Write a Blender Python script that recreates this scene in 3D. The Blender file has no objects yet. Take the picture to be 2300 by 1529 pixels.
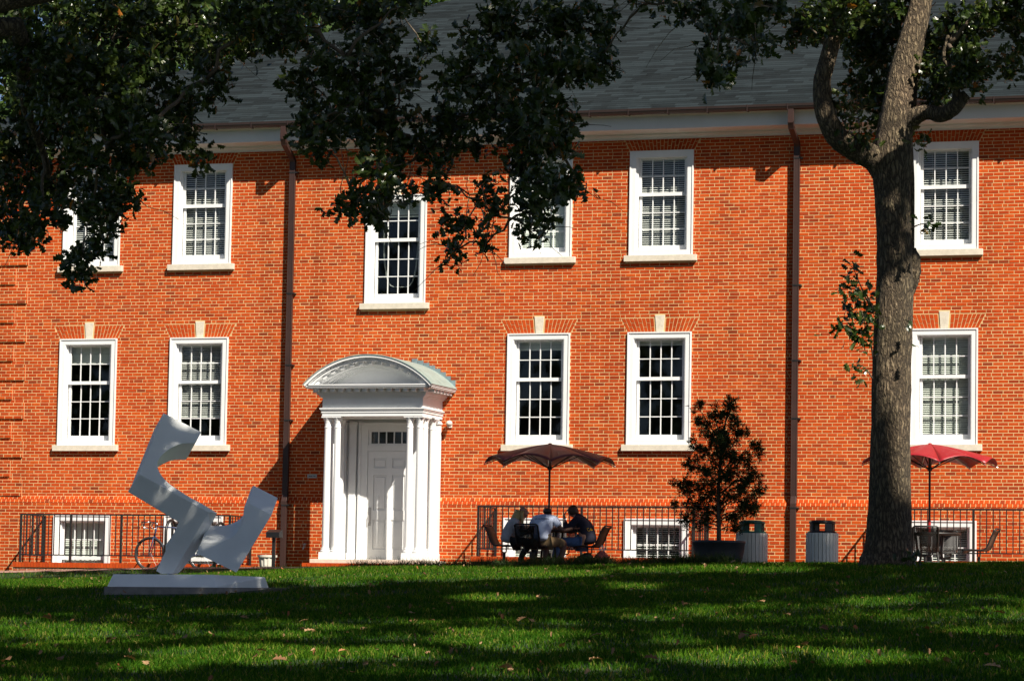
import bpy, math, random
import numpy as np
from mathutils import Vector, Matrix

random.seed(7)
RNG = np.random.default_rng(11)
SC = bpy.context.scene
COL = SC.collection

# ------------------------------------------------------------------ camera
F, IW, IH = 7266.4, 2300.0, 1529.0            # focal length and size in photograph pixels
CAM = np.array([22.0, -62.609, -1.173])
YAW, PIT, ROL = math.radians(-18.247), math.radians(4.993), math.radians(0.992)
_fw = np.array([math.sin(YAW)*math.cos(PIT), math.cos(YAW)*math.cos(PIT), math.sin(PIT)])
_r = np.array([math.cos(YAW), -math.sin(YAW), 0.0])
_u = np.cross(_r, _fw)
RT = _r*math.cos(ROL) + _u*math.sin(ROL)
UP = -_r*math.sin(ROL) + _u*math.cos(ROL)
FW = _fw
cam_data = bpy.data.cameras.new('camera')
cam = bpy.data.objects.new('camera', cam_data)
COL.objects.link(cam)
cam.matrix_world = Matrix(((RT[0], UP[0], -FW[0], CAM[0]), (RT[1], UP[1], -FW[1], CAM[1]),
                           (RT[2], UP[2], -FW[2], CAM[2]), (0, 0, 0, 1)))
cam_data.sensor_width = 36.0
cam_data.lens = 36.0*F/IW
cam_data.clip_start = 0.5
cam_data.clip_end = 2000
SC.camera = cam

# ------------------------------------------------------------------ light
SUN = np.array([1.18, -1.0, 1.51])
SUN = SUN/np.linalg.norm(SUN)                  # towards the sun
world = bpy.data.worlds.new('World')
SC.world = world
world.use_nodes = True
wn = world.node_tree
bg = wn.nodes['Background']
sky = wn.nodes.new('ShaderNodeTexSky')
sky.sky_type = 'NISHITA'
sky.sun_disc = False
sky.sun_elevation = math.asin(SUN[2])
sky.sun_rotation = math.atan2(SUN[0], SUN[1])
wn.links.new(sky.outputs[0], bg.inputs[0])
bg.inputs[1].default_value = 0.05
sky.air_density = 0.5
sky.dust_density = 0.6
sky.ozone_density = 0.6
sl = bpy.data.lights.new('sun', 'SUN')
sl.energy = 5.0
sl.angle = math.radians(0.53)
sl.color = (1.0, 0.92, 0.79)
sun = bpy.data.objects.new('sun', sl)
COL.objects.link(sun)
sun.rotation_euler = Vector(SUN).to_track_quat('Z', 'Y').to_euler()
vs = SC.view_settings
vs.view_transform = 'Standard'
vs.look = 'None'
vs.exposure = 0.9
vs.gamma = 1.0
vs.use_curve_mapping = False


# ------------------------------------------------------------------ helpers
def at(u, v, y):
    """photograph pixel -> world point on the plane of depth y"""
    d = FW + RT*(u-IW/2)/F - UP*(v-IH/2)/F
    return CAM + d*((y-CAM[1])/d[1])


def px(p):
    q = np.asarray(p, float) - CAM
    z = q @ FW
    return np.stack([IW/2 + F*(q @ RT)/z, IH/2 - F*(q @ UP)/z], -1)


def ground(x, y):
    x = np.asarray(x, float)
    y = np.asarray(y, float)
    s = 3*np.logaddexp(0, (-y-15)/3)
    xx = np.clip(x-9, -24, 24)
    k = np.clip((y+30)/12, 0, 1)
    lawn_ = -0.16 - 0.058*np.minimum(s, 60) + np.where(xx > 0, 0.020*xx, 0.0157*xx+0.026*np.minimum(xx+4, 0)*k)
    lawn_ = lawn_ + (0.015*np.sin(x*0.9+y*0.5)+0.01*np.sin(x*2.1-y*1.3))*np.clip(-(y+6)/4, 0, 1)
    near = -0.13 + 0.012*np.clip(x-1, -20, 0) + 0.018*np.clip(x+4, -10, 0)
    w = np.clip((y+9)/5, 0, 1)
    w = w*w*(3-2*w)
    return lawn_*(1-w) + near*w


def gz(x, y):
    return float(ground(x, y))


MATS = {}


class MB:
    """collects faces; build() links them as one mesh object"""
    def __init__(s):
        s.v, s.f = [], []

    def poly(s, pts):
        n = len(s.v)
        s.v += [tuple(p) for p in pts]
        s.f.append(tuple(range(n, n+len(pts))))

    def box(s, x0, x1, y0, y1, z0, z1):
        n = len(s.v)
        s.v += [(x0, y0, z0), (x1, y0, z0), (x1, y1, z0), (x0, y1, z0), (x0, y0, z1), (x1, y0, z1), (x1, y1, z1), (x0, y1, z1)]
        for q in ((0, 3, 2, 1), (4, 5, 6, 7), (0, 1, 5, 4), (1, 2, 6, 5), (2, 3, 7, 6), (3, 0, 4, 7)):
            s.f.append(tuple(n+i for i in q))
        return s

    def prism(s, pts, ext):
        """closed polygon pts (3-D, planar) extruded by vector ext"""
        n = len(s.v)
        k = len(pts)
        s.v += [tuple(p) for p in pts]
        s.v += [tuple(np.asarray(p)+np.asarray(ext)) for p in pts]
        s.f.append(tuple(n+i for i in range(k)))
        s.f.append(tuple(n+k+i for i in reversed(range(k))))
        for i in range(k):
            j = (i+1) % k
            s.f.append((n+i, n+k+i, n+k+j, n+j))
        return s

    def tube(s, pts, rad, seg=8, cap=True, jit=0.0):
        pts = [np.asarray(p, float) for p in pts]
        if not hasattr(rad, '__len__'):
            rad = [rad]*len(pts)
        ref = None
        n = len(s.v)
        for i, p in enumerate(pts):
            t = (pts[min(i+1, len(pts)-1)] - pts[max(i-1, 0)])
            t = t/(np.linalg.norm(t)+1e-9)
            if ref is None:
                ref = np.array([1, 0, 0]) if abs(t[0]) < 0.8 else np.array([0, 1, 0])
            a = ref - t*(ref @ t)
            a = a/(np.linalg.norm(a)+1e-9)
            ref = a
            b = np.cross(t, a)
            for k in range(seg):
                w = 2*math.pi*k/seg
                r = rad[i]*(1+jit*(random.random()-0.5))
                s.v.append(tuple(p + a*(r*math.cos(w)) + b*(r*math.sin(w))))
        for i in range(len(pts)-1):
            for k in range(seg):
                k2 = (k+1) % seg
                s.f.append((n+i*seg+k, n+i*seg+k2, n+(i+1)*seg+k2, n+(i+1)*seg+k))
        if cap:
            s.f.append(tuple(n+k for k in reversed(range(seg))))
            m = n+(len(pts)-1)*seg
            s.f.append(tuple(m+k for k in range(seg)))
        return s

    def lathe(s, prof, seg=16, c=(0, 0, 0), a0=0.0, a1=2*math.pi, sx=1.0):
        """prof = [(r, z)]"""
        n = len(s.v)
        full = abs(a1-a0-2*math.pi) < 1e-6
        m = seg if full else seg+1
        for r, z in prof:
            for k in range(m):
                w = a0+(a1-a0)*k/seg
                s.v.append((c[0]+r*math.cos(w)*sx, c[1]+r*math.sin(w), c[2]+z))
        for i in range(len(prof)-1):
            for k in range(seg):
                k2 = (k+1) % m
                s.f.append((n+i*m+k, n+i*m+k2, n+(i+1)*m+k2, n+(i+1)*m+k))
        return s

    def build(s, name, mat, parent=None, loc=(0, 0, 0), smooth=False, bevel=0.0):
        me = bpy.data.meshes.new(name)
        me.from_pydata([tuple(map(float, q)) for q in s.v], [], s.f)
        me.materials.append(MATS[mat])
        if smooth:
            me.polygons.foreach_set('use_smooth', [True]*len(me.polygons))
        me.update()
        return put(name, me, parent, loc, bevel=bevel)


def put(name, me, parent=None, loc=(0, 0, 0), rot=None, bevel=0.0):
    o = bpy.data.objects.new(name, me)
    COL.objects.link(o)
    o.location = tuple(float(c) for c in loc)
    if rot is not None:
        o.rotation_euler = rot
    if parent is not None:
        o.parent = parent
    if bevel:
        m = o.modifiers.new('bevel', 'BEVEL')
        m.width = bevel
        m.segments = 2
        m.limit_method = 'ANGLE'
        m.angle_limit = math.radians(40)
    return o


def tag(o, label=None, cat=None, group=None, kind=None):
    if label:
        o['label'] = label
    if cat:
        o['category'] = cat
    if group:
        o['group'] = group
    if kind:
        o['kind'] = kind
    return o


def empty(name, loc, label, cat, group=None, rz=0.0):
    o = put(name, None, None, loc)
    o.empty_display_size = 0.2
    o.rotation_euler = (0, 0, rz)
    return tag(o, label, cat, group)


def np_mesh(name, verts, faces_n, loops, mat, smooth=False):
    """fast mesh: verts (n,3); faces all of faces_n corners; loops flat index array"""
    me = bpy.data.meshes.new(name)
    me.vertices.add(len(verts))
    me.vertices.foreach_set('co', np.asarray(verts, np.float32).ravel())
    nf = len(loops)//faces_n
    me.loops.add(len(loops))
    me.loops.foreach_set('vertex_index', np.asarray(loops, np.int32))
    me.polygons.add(nf)
    me.polygons.foreach_set('loop_start', np.arange(0, nf*faces_n, faces_n, dtype=np.int32))
    try:
        me.polygons.foreach_set('loop_total', np.full(nf, faces_n, np.int32))
    except Exception:
        pass
    me.polygons.foreach_set('use_smooth', np.full(nf, bool(smooth)))
    me.materials.append(MATS[mat])
    me.update(calc_edges=True)
    return me


# ------------------------------------------------------------------ materials
def new_mat(name):
    m = bpy.data.materials.new(name)
    m.use_nodes = True
    nt = m.node_tree
    p = nt.nodes['Principled BSDF']
    MATS[name] = m
    return m, nt, p


def N(nt, t, **kw):
    n = nt.nodes.new(t)
    for k, v in kw.items():
        setattr(n, k, v)
    return n


def ramp(nt, stops, interp='LINEAR'):
    r = nt.nodes.new('ShaderNodeValToRGB')
    r.color_ramp.interpolation = interp
    el = r.color_ramp.elements
    while len(el) < len(stops):
        el.new(0.5)
    for e, (p, c) in zip(el, stops):
        e.position = p
        e.color = (*c, 1)
    return r


def noise(nt, scale, detail=4, coord='Object', rough=0.6, stretch=None):
    tc = N(nt, 'ShaderNodeTexCoord')
    nz = N(nt, 'ShaderNodeTexNoise')
    nz.inputs['Scale'].default_value = scale
    nz.inputs['Detail'].default_value = detail
    nz.inputs['Roughness'].default_value = rough
    if stretch:
        mp = N(nt, 'ShaderNodeMapping')
        mp.inputs['Scale'].default_value = stretch
        nt.links.new(tc.outputs[coord], mp.inputs[0])
        nt.links.new(mp.outputs[0], nz.inputs['Vector'])
    else:
        nt.links.new(tc.outputs[coord], nz.inputs['Vector'])
    return nz


def bump(nt, p, src, strength, dist):
    b = N(nt, 'ShaderNodeBump')
    b.inputs['Strength'].default_value = strength
    b.inputs['Distance'].default_value = dist
    nt.links.new(src, b.inputs['Height'])
    nt.links.new(b.outputs[0], p.inputs['Normal'])


def simple(name, col, rough=0.6, var=0.12, scale=6.0, metal=0.0, bmp=0.0, spec=0.5, bscale=None, stretch=None):
    m, nt, p = new_mat(name)
    nz = noise(nt, scale, stretch=stretch)
    lo = tuple(c*(1-var) for c in col)
    hi = tuple(min(1, c*(1+var)) for c in col)
    r = ramp(nt, [(0.3, lo), (0.7, hi)])
    nt.links.new(nz.outputs['Fac'], r.inputs[0])
    nt.links.new(r.outputs[0], p.inputs['Base Color'])
    p.inputs['Roughness'].default_value = rough
    p.inputs['Metallic'].default_value = metal
    p.inputs['Specular IOR Level'].default_value = spec
    if bmp:
        n2 = noise(nt, bscale or scale*4)
        bump(nt, p, n2.outputs['Fac'], bmp, 0.01)
    return m


def rand_value(nt):
    """a random value for each piece, be it an object or an island of a mesh"""
    g = N(nt, 'ShaderNodeNewGeometry')
    oi = N(nt, 'ShaderNodeObjectInfo')
    a = N(nt, 'ShaderNodeMath', operation='MULTIPLY')
    a.inputs[1].default_value = 17.31
    b = N(nt, 'ShaderNodeMath', operation='MULTIPLY_ADD')
    b.inputs[1].default_value = 7.77
    c = N(nt, 'ShaderNodeMath', operation='FRACT')
    nt.links.new(oi.outputs['Random'], a.inputs[0])
    nt.links.new(g.outputs['Random Per Island'], b.inputs[0])
    nt.links.new(a.outputs[0], b.inputs[2])
    nt.links.new(b.outputs[0], c.inputs[0])
    return c.outputs[0]


def pieces(name, stops, rough, nscale, namp, bmp=0.3, interp='LINEAR', spec=0.3):
    m, nt, p = new_mat(name)
    rv = rand_value(nt)
    r = ramp(nt, stops, interp)
    nt.links.new(rv, r.inputs[0])
    nz = noise(nt, nscale, 5)
    mx = N(nt, 'ShaderNodeMix', data_type='RGBA', blend_type='MULTIPLY')
    mx.inputs[0].default_value = 1.0
    r2 = ramp(nt, [(0.25, (1-namp,)*3), (0.75, (1+namp*0.6,)*3)])
    nt.links.new(nz.outputs['Fac'], r2.inputs[0])
    nt.links.new(r.outputs[0], mx.inputs[6])
    nt.links.new(r2.outputs[0], mx.inputs[7])
    big = noise(nt, 0.35, 3)
    r3 = ramp(nt, [(0.3, (0.88, 0.86, 0.84)), (0.7, (1.06, 1.04, 1.02))])
    nt.links.new(big.outputs['Fac'], r3.inputs[0])
    st_ = noise(nt, 1.0, 4, 'Object', 0.6, (1.6, 1.6, 0.14))
    r4 = ramp(nt, [(0.32, (0.80, 0.78, 0.77)), (0.5, (1.0, 1.0, 1.0)), (0.75, (1.05, 1.03, 1.0))])
    nt.links.new(st_.outputs['Fac'], r4.inputs[0])
    m3 = N(nt, 'ShaderNodeMix', data_type='RGBA', blend_type='MULTIPLY')
    m3.inputs[0].default_value = 1.0
    nt.links.new(mx.outputs[2], m3.inputs[6])
    nt.links.new(r4.outputs[0], m3.inputs[7])
    mx = m3
    m2 = N(nt, 'ShaderNodeMix', data_type='RGBA', blend_type='MULTIPLY')
    m2.inputs[0].default_value = 1.0
    nt.links.new(mx.outputs[2], m2.inputs[6])
    nt.links.new(r3.outputs[0], m2.inputs[7])
    nt.links.new(m2.outputs[2], p.inputs['Base Color'])
    p.inputs['Roughness'].default_value = rough
    p.inputs['Specular IOR Level'].default_value = spec
    if bmp:
        n2 = noise(nt, nscale*3)
        bump(nt, p, n2.outputs['Fac'], bmp, 0.004)
    return m


BR = [(0.0, (0.23, 0.037, 0.012)), (0.04, (0.30, 0.042, 0.011)), (0.12, (0.38, 0.047, 0.009)), (0.5, (0.44, 0.055, 0.008)),
      (0.85, (0.47, 0.065, 0.009)), (1.0, (0.52, 0.085, 0.012))]
pieces('brick', BR, 0.9, 14, 0.16, spec=0.12)
pieces('rubbed_brick', [(0, (0.40, 0.050, 0.009)), (1, (0.48, 0.070, 0.011))], 0.9, 14, 0.15, spec=0.12)
pieces('shingle', [(0.0, (0.0135, 0.0175, 0.020)), (0.3, (0.016, 0.021, 0.0245)), (0.5, (0.020, 0.027, 0.0315)), (1.0, (0.025, 0.034, 0.040))],
       0.95, 30, 0.1, 0.15, spec=0.03)
simple('mortar', (0.56, 0.375, 0.175), 0.95, 0.12, 5, bmp=0.3)
simple('white_paint', (0.72, 0.73, 0.735), 0.5, 0.06, 1.7)
simple('cream_paint', (0.60, 0.60, 0.58), 0.5, 0.04, 3)
simple('limestone', (0.58, 0.53, 0.44), 0.85, 0.12, 9, bmp=0.2)
simple('copper_patina', (0.26, 0.34, 0.32), 0.55, 0.16, 5, metal=0.15)
simple('lead_flashing', (0.20, 0.26, 0.28), 0.5, 0.25, 9, metal=0.4)
simple('gutter_metal', (0.024, 0.013, 0.011), 0.5, 0.15, 3)
simple('brown_metal', (0.036, 0.0165, 0.013), 0.5, 0.15, 3)
simple('black_iron', (0.012, 0.012, 0.012), 0.45, 0.3, 20)
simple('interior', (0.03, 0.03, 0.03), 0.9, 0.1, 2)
simple('blind', (0.74, 0.75, 0.73), 0.6, 0.04, 3)
simple('blind_pale', (0.66, 0.69, 0.64), 0.6, 0.04, 3)
simple('paver', (0.30, 0.17, 0.13), 0.9, 0.25, 12, bmp=0.3)
simple('concrete', (0.22, 0.21, 0.2), 0.9, 0.2, 10, bmp=0.3)
simple('aluminium', (0.88, 0.91, 0.91), 0.34, 0.05, 2.5, metal=0.0)
simple('rubber', (0.012, 0.012, 0.013), 0.7, 0.2, 20)
simple('chrome', (0.30, 0.31, 0.33), 0.3, 0.05, 10, metal=1.0)
simple('bike_blue', (0.025, 0.04, 0.10), 0.35, 0.1, 10)
simple('grey_slat', (0.80, 0.77, 0.70), 0.7, 0.12, 30, bmp=0.3, stretch=(1, 1, 0.1))
simple('green_plastic', (0.006, 0.10, 0.07), 0.4, 0.1, 10)
simple('black_plastic', (0.010, 0.010, 0.011), 0.35, 0.2, 10)
simple('planter_grey', (0.035, 0.037, 0.042), 0.55, 0.15, 8)
simple('urn_white', (0.62, 0.58, 0.50), 0.7, 0.12, 10)
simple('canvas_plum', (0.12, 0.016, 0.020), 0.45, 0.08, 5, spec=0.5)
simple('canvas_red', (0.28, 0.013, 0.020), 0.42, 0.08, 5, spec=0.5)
simple('pole_red', (0.35, 0.012, 0.012), 0.4, 0.1, 5)
simple('steel_trim', (0.45, 0.43, 0.42), 0.4, 0.1, 20, metal=0.6)
simple('mesh_black', (0.014, 0.013, 0.013), 0.6, 0.3, 60)
nt = simple('net_black', (0.012, 0.011, 0.011), 0.6, 0.3, 60).node_tree
_tr = N(nt, 'ShaderNodeBsdfTransparent')
_ms = N(nt, 'ShaderNodeMixShader')
_ms.inputs[0].default_value = 0.35
nt.links.new(nt.nodes['Principled BSDF'].outputs[0], _ms.inputs[1])
nt.links.new(_tr.outputs[0], _ms.inputs[2])
nt.links.new(_ms.outputs[0], nt.nodes['Material Output'].inputs['Surface'])
simple('sling_brown', (0.085, 0.05, 0.028), 0.65, 0.2, 60)
simple('skin', (0.42, 0.22, 0.15), 0.55, 0.08, 12)
simple('skin_dark', (0.10, 0.05, 0.032), 0.55, 0.08, 12)
simple('sweater_grey', (0.42, 0.44, 0.47), 0.9, 0.1, 18, bmp=0.5)
simple('tshirt', (0.48, 0.55, 0.72), 0.85, 0.07, 14, bmp=0.4)
simple('hoodie_navy', (0.012, 0.013, 0.03), 0.9, 0.2, 14, bmp=0.4)
simple('jeans', (0.075, 0.15, 0.32), 0.9, 0.2, 25, bmp=0.4)
simple('khaki', (0.20, 0.135, 0.065), 0.9, 0.12, 18, bmp=0.4)
simple('dark_trousers', (0.012, 0.012, 0.014), 0.9, 0.2, 18)
simple('hair_blond', (0.50, 0.36, 0.14), 0.5, 0.3, 40, stretch=(4, 4, 0.4))
simple('hair_black', (0.008, 0.007, 0.007), 0.5, 0.3, 40)
simple('hair_brown', (0.055, 0.026, 0.012), 0.5, 0.3, 40, stretch=(4, 4, 0.4))
simple('shoe_white', (0.66, 0.68, 0.70), 0.6, 0.08, 20)
simple('shoe_dark', (0.02, 0.02, 0.02), 0.6, 0.1, 20)
simple('print_ink', (0.03, 0.02, 0.05), 0.8, 0.1, 20)
simple('print_gold', (0.75, 0.42, 0.01), 0.8, 0.1, 20)
simple('paper_white', (0.78, 0.77, 0.74), 0.7, 0.05, 20)
simple('bag_red', (0.45, 0.09, 0.07), 0.5, 0.5, 14)
simple('plaque', (0.36, 0.38, 0.36), 0.5, 0.08, 30)
simple('soil', (0.06, 0.04, 0.025), 0.95, 0.3, 20, bmp=0.5)
simple('twig', (0.10, 0.075, 0.05), 0.85, 0.3, 20)
simple('twig_pale', (0.24, 0.19, 0.14), 0.85, 0.3, 20)

# bark: vertical plates
m, nt, p = new_mat('bark')
tc = N(nt, 'ShaderNodeTexCoord')
mp = N(nt, 'ShaderNodeMapping')
mp.inputs['Scale'].default_value = (19, 19, 5)
nt.links.new(tc.outputs['Object'], mp.inputs[0])
vo = N(nt, 'ShaderNodeTexVoronoi', feature='DISTANCE_TO_EDGE')
vo.inputs['Scale'].default_value = 1.0
dn = N(nt, 'ShaderNodeTexNoise')
dn.inputs['Scale'].default_value = 1.6
dn.inputs['Detail'].default_value = 4
ad = N(nt, 'ShaderNodeMix', data_type='VECTOR')
ad.inputs[0].default_value = 0.45
nt.links.new(mp.outputs[0], dn.inputs['Vector'])
nt.links.new(mp.outputs[0], ad.inputs[4])
sc_ = N(nt, 'ShaderNodeVectorMath', operation='MULTIPLY_ADD')
sc_.inputs[1].default_value = (1.6, 1.6, 1.6)
nt.links.new(dn.outputs['Color'], sc_.inputs[0])
nt.links.new(mp.outputs[0], sc_.inputs[2])
nt.links.new(sc_.outputs[0], vo.inputs['Vector'])
r = ramp(nt, [(0.0, (0.035, 0.026, 0.018)), (0.12, (0.11, 0.080, 0.052)), (0.4, (0.26, 0.205, 0.14)), (0.8, (0.38, 0.31, 0.215))])
nt.links.new(vo.outputs['Distance'], r.inputs[0])
big = noise(nt, 1.3, 4)
r2 = ramp(nt, [(0.3, (0.7, 0.74, 0.62)), (0.7, (1.15, 1.08, 1.0))])
nt.links.new(big.outputs['Fac'], r2.inputs[0])
mx = N(nt, 'ShaderNodeMix', data_type='RGBA', blend_type='MULTIPLY')
mx.inputs[0].default_value = 1.0
nt.links.new(r.outputs[0], mx.inputs[6])
nt.links.new(r2.outputs[0], mx.inputs[7])
nt.links.new(mx.outputs[2], p.inputs['Base Color'])
p.inputs['Roughness'].default_value = 0.9
bump(nt, p, vo.outputs['Distance'], 1.0, 0.09)


def leaf_mat(name, stops, rough=0.30, trans=0.25, spec=0.65):
    m, nt, p = new_mat(name)
    rv = rand_value(nt)
    r = ramp(nt, stops)
    nt.links.new(rv, r.inputs[0])
    nt.links.new(r.outputs[0], p.inputs['Base Color'])
    p.inputs['Roughness'].default_value = rough
    p.inputs['Specular IOR Level'].default_value = spec
    tr = N(nt, 'ShaderNodeBsdfTranslucent')
    hs = N(nt, 'ShaderNodeMix', data_type='RGBA', blend_type='MULTIPLY')
    hs.inputs[0].default_value = 1.0
    hs.inputs[7].default_value = (1.5, 1.5, 0.6, 1)
    nt.links.new(r.outputs[0], hs.inputs[6])
    nt.links.new(hs.outputs[2], tr.inputs[0])
    ms = N(nt, 'ShaderNodeMixShader')
    ms.inputs[0].default_value = trans
    out = nt.nodes['Material Output']
    nt.links.new(p.outputs[0], ms.inputs[1])
    nt.links.new(tr.outputs[0], ms.inputs[2])
    nt.links.new(ms.outputs[0], out.inputs['Surface'])
    return m


leaf_mat('oak_leaf', [(0, (0.016, 0.032, 0.006)), (0.5, (0.03, 0.055, 0.009)), (0.9, (0.06, 0.085, 0.016)), (0.975, (0.08, 0.10, 0.03)), (0.993, (0.12, 0.10, 0.03)), (1.0, (0.45, 0.16, 0.03))])
leaf_mat('far_leaf', [(0, (0.02, 0.045, 0.01)), (1, (0.05, 0.085, 0.018))], 0.6, 0.2, 0.2)
leaf_mat('conifer_leaf', [(0, (0.010, 0.022, 0.006)), (0.6, (0.020, 0.036, 0.008)), (0.92, (0.05, 0.062, 0.012)), (1, (0.09, 0.07, 0.014))], 0.6, 0.15, 0.2)
leaf_mat('grass_blade', [(0, (0.012, 0.050, 0.002)), (0.5, (0.034, 0.112, 0.004)), (0.86, (0.085, 0.185, 0.009)), (0.95, (0.18, 0.20, 0.03)), (1, (0.32, 0.26, 0.09))], 0.7, 0.4, 0.1)
gm = MATS['grass_blade'].node_tree
gp = noise(gm, 0.9, 4, 'Object', 0.65, (1, 0.5, 1))
gr = ramp(gm, [(0.3, (0.55, 0.75, 0.7)), (0.5, (1.0, 1.0, 1.0)), (0.68, (1.55, 1.25, 1.3))])
gm.links.new(gp.outputs['Fac'], gr.inputs[0])
gx_ = N(gm, 'ShaderNodeMix', data_type='RGBA', blend_type='MULTIPLY')
gx_.inputs[0].default_value = 1.0
gpr = gm.nodes['Principled BSDF']
src_ = gpr.inputs['Base Color'].links[0].from_socket
gm.links.new(src_, gx_.inputs[6])
gm.links.new(gr.outputs[0], gx_.inputs[7])
gm.links.new(gx_.outputs[2], gpr.inputs['Base Color'])
leaf_mat('border_blade', [(0, (0.018, 0.045, 0.010)), (0.8, (0.04, 0.09, 0.018)), (1, (0.10, 0.12, 0.04))], 0.5, 0.25, 0.3)
leaf_mat('dry_leaf', [(0, (0.16, 0.075, 0.035)), (0.5, (0.27, 0.15, 0.075)), (0.8, (0.36, 0.24, 0.13)), (1, (0.34, 0.10, 0.03))], 0.7, 0.1, 0.2)

# lawn soil and thatch
m, nt, p = new_mat('lawn')
n1 = noise(nt, 9, 6)
n2 = noise(nt, 0.5, 3)
r1 = ramp(nt, [(0.3, (0.008, 0.02, 0.003)), (0.55, (0.014, 0.036, 0.005)), (0.75, (0.035, 0.045, 0.012))])
r2 = ramp(nt, [(0.3, (0.8, 0.9, 0.8)), (0.7, (1.1, 1.05, 1.0))])
nt.links.new(n1.outputs['Fac'], r1.inputs[0])
nt.links.new(n2.outputs['Fac'], r2.inputs[0])
mx = N(nt, 'ShaderNodeMix', data_type='RGBA', blend_type='MULTIPLY')
mx.inputs[0].default_value = 1.0
nt.links.new(r1.outputs[0], mx.inputs[6])
nt.links.new(r2.outputs[0], mx.inputs[7])
nt.links.new(mx.outputs[2], p.inputs['Base Color'])
p.inputs['Roughness'].default_value = 0.95
bump(nt, p, n1.outputs['Fac'], 0.6, 0.03)

# window glass: clear pane with a mirror film
m, nt, p = new_mat('glass')
nt.nodes.remove(p)
tr = N(nt, 'ShaderNodeBsdfTransparent')
tr.inputs[0].default_value = (0.95, 0.965, 0.955, 1)
gl = N(nt, 'ShaderNodeBsdfGlossy')
gl.inputs['Roughness'].default_value = 0.02
lw = N(nt, 'ShaderNodeLayerWeight')
lw.inputs[0].default_value = 0.5
pw = N(nt, 'ShaderNodeMath', operation='POWER')
pw.inputs[1].default_value = 4.0
nt.links.new(lw.outputs['Facing'], pw.inputs[0])
fr = N(nt, 'ShaderNodeMath', operation='MULTIPLY_ADD')
fr.inputs[1].default_value = 0.8
fr.inputs[2].default_value = 0.022
nt.links.new(pw.outputs[0], fr.inputs[0])
ms = N(nt, 'ShaderNodeMixShader')
nt.links.new(fr.outputs[0], ms.inputs[0])
nt.links.new(tr.outputs[0], ms.inputs[1])
nt.links.new(gl.outputs[0], ms.inputs[2])
nt.links.new(ms.outputs[0], nt.nodes['Material Output'].inputs['Surface'])

# brick far along the wall, where single bricks can no longer be seen
m, nt, p = new_mat('brick_far')
tc = N(nt, 'ShaderNodeTexCoord')
mp = N(nt, 'ShaderNodeMapping')
mp.inputs['Rotation'].default_value = (math.radians(90), 0, 0)
bt = N(nt, 'ShaderNodeTexBrick')
bt.inputs['Scale'].default_value = 1.0
bt.inputs['Brick Width'].default_value = 0.205
bt.inputs['Row Height'].default_value = 0.0684
bt.inputs['Mortar Size'].default_value = 0.0065
bt.inputs['Color1'].default_value = (0.44, 0.08, 0.022, 1)
bt.inputs['Color2'].default_value = (0.26, 0.055, 0.02, 1)
bt.inputs['Mortar'].default_value = (0.6, 0.47, 0.33, 1)
nt.links.new(tc.outputs['Object'], mp.inputs[0])
nt.links.new(mp.outputs[0], bt.inputs['Vector'])
nt.links.new(bt.outputs['Color'], p.inputs['Base Color'])
p.inputs['Roughness'].default_value = 0.9

# ------------------------------------------------------------------ ground
WELLS = [(-9.14, -4.18, -0.07), (1.0, 5.66, 0.15), (8.95, 13.2, 0.15)]     # x0, x1, top of curb
WELL_Y = -1.1


def in_well(x, y):
    return any(a+0.1 < x < b-0.1 and y > WELL_Y for a, b, _ in WELLS)


def terrain():
    xs = set(np.round(np.concatenate([np.linspace(-300, -40, 14), np.arange(-40, 60, 0.8), np.linspace(60, 320, 14)]), 3))
    for a, b, _ in WELLS:
        xs |= {a+0.1, b-0.1}
    ys = set(np.round(np.concatenate([np.linspace(-300, -70, 12), np.arange(-70, 3, 0.8), np.linspace(3, 320, 16)]), 3))
    ys |= {WELL_Y, 0.02}
    xs, ys = np.array(sorted(xs)), np.array(sorted(ys))
    X, Y = np.meshgrid(xs, ys)
    Z = ground(X, Y)
    V = np.stack([X, Y, Z], -1).reshape(-1, 3)
    nx = len(xs)
    L = []
    for j in range(len(ys)-1):
        for i in range(nx-1):
            cx, cy = (xs[i]+xs[i+1])/2, (ys[j]+ys[j+1])/2
            if cy < 0.02 and in_well(cx, cy):
                continue
            if -10.7 < cx < 24 and 0.02 < cy < 17:
                continue
            a = j*nx+i
            L += [a, a+1, a+1+nx, a+nx]
    me = np_mesh('lawn', V, 4, L, 'lawn', True)
    tag(put('lawn', me), kind='structure')


terrain()

# paved walk behind the crest of the lawn
pm = MB()
pxs = np.arange(-30, 24.1, 0.6)
pys = [-5.3, -4.6, -3.9, -3.2, -2.6]
for i in range(len(pxs)-1):
    for j in range(len(pys)-1):
        q = [(pxs[i], pys[j]), (pxs[i+1], pys[j]), (pxs[i+1], pys[j+1]), (pxs[i], pys[j+1])]
        pm.poly([(x, y, gz(x, y)+0.012) for x, y in q])
tag(pm.build('path', 'paver'), kind='structure')

# ------------------------------------------------------------------ building
CX = -1.209                                     # centre line of the porch and the stair window
WX = [-8.823, -6.251, 1.277, 3.830, 9.611]
WW = 1.326
COURSE, BL, JT = 0.069, 0.205, 0.0130
BELT0, BELT1, WALLTOP = 1.232, 1.37, 8.66
XL, XB, XR = -10.8, 14.2, 24.0                   # left corner, end of single bricks, end of wall
bld = empty('brick_hall', (0, 0, 0), 'red brick two-storey college hall with white sash windows and dark shingle roof', 'building')

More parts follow.
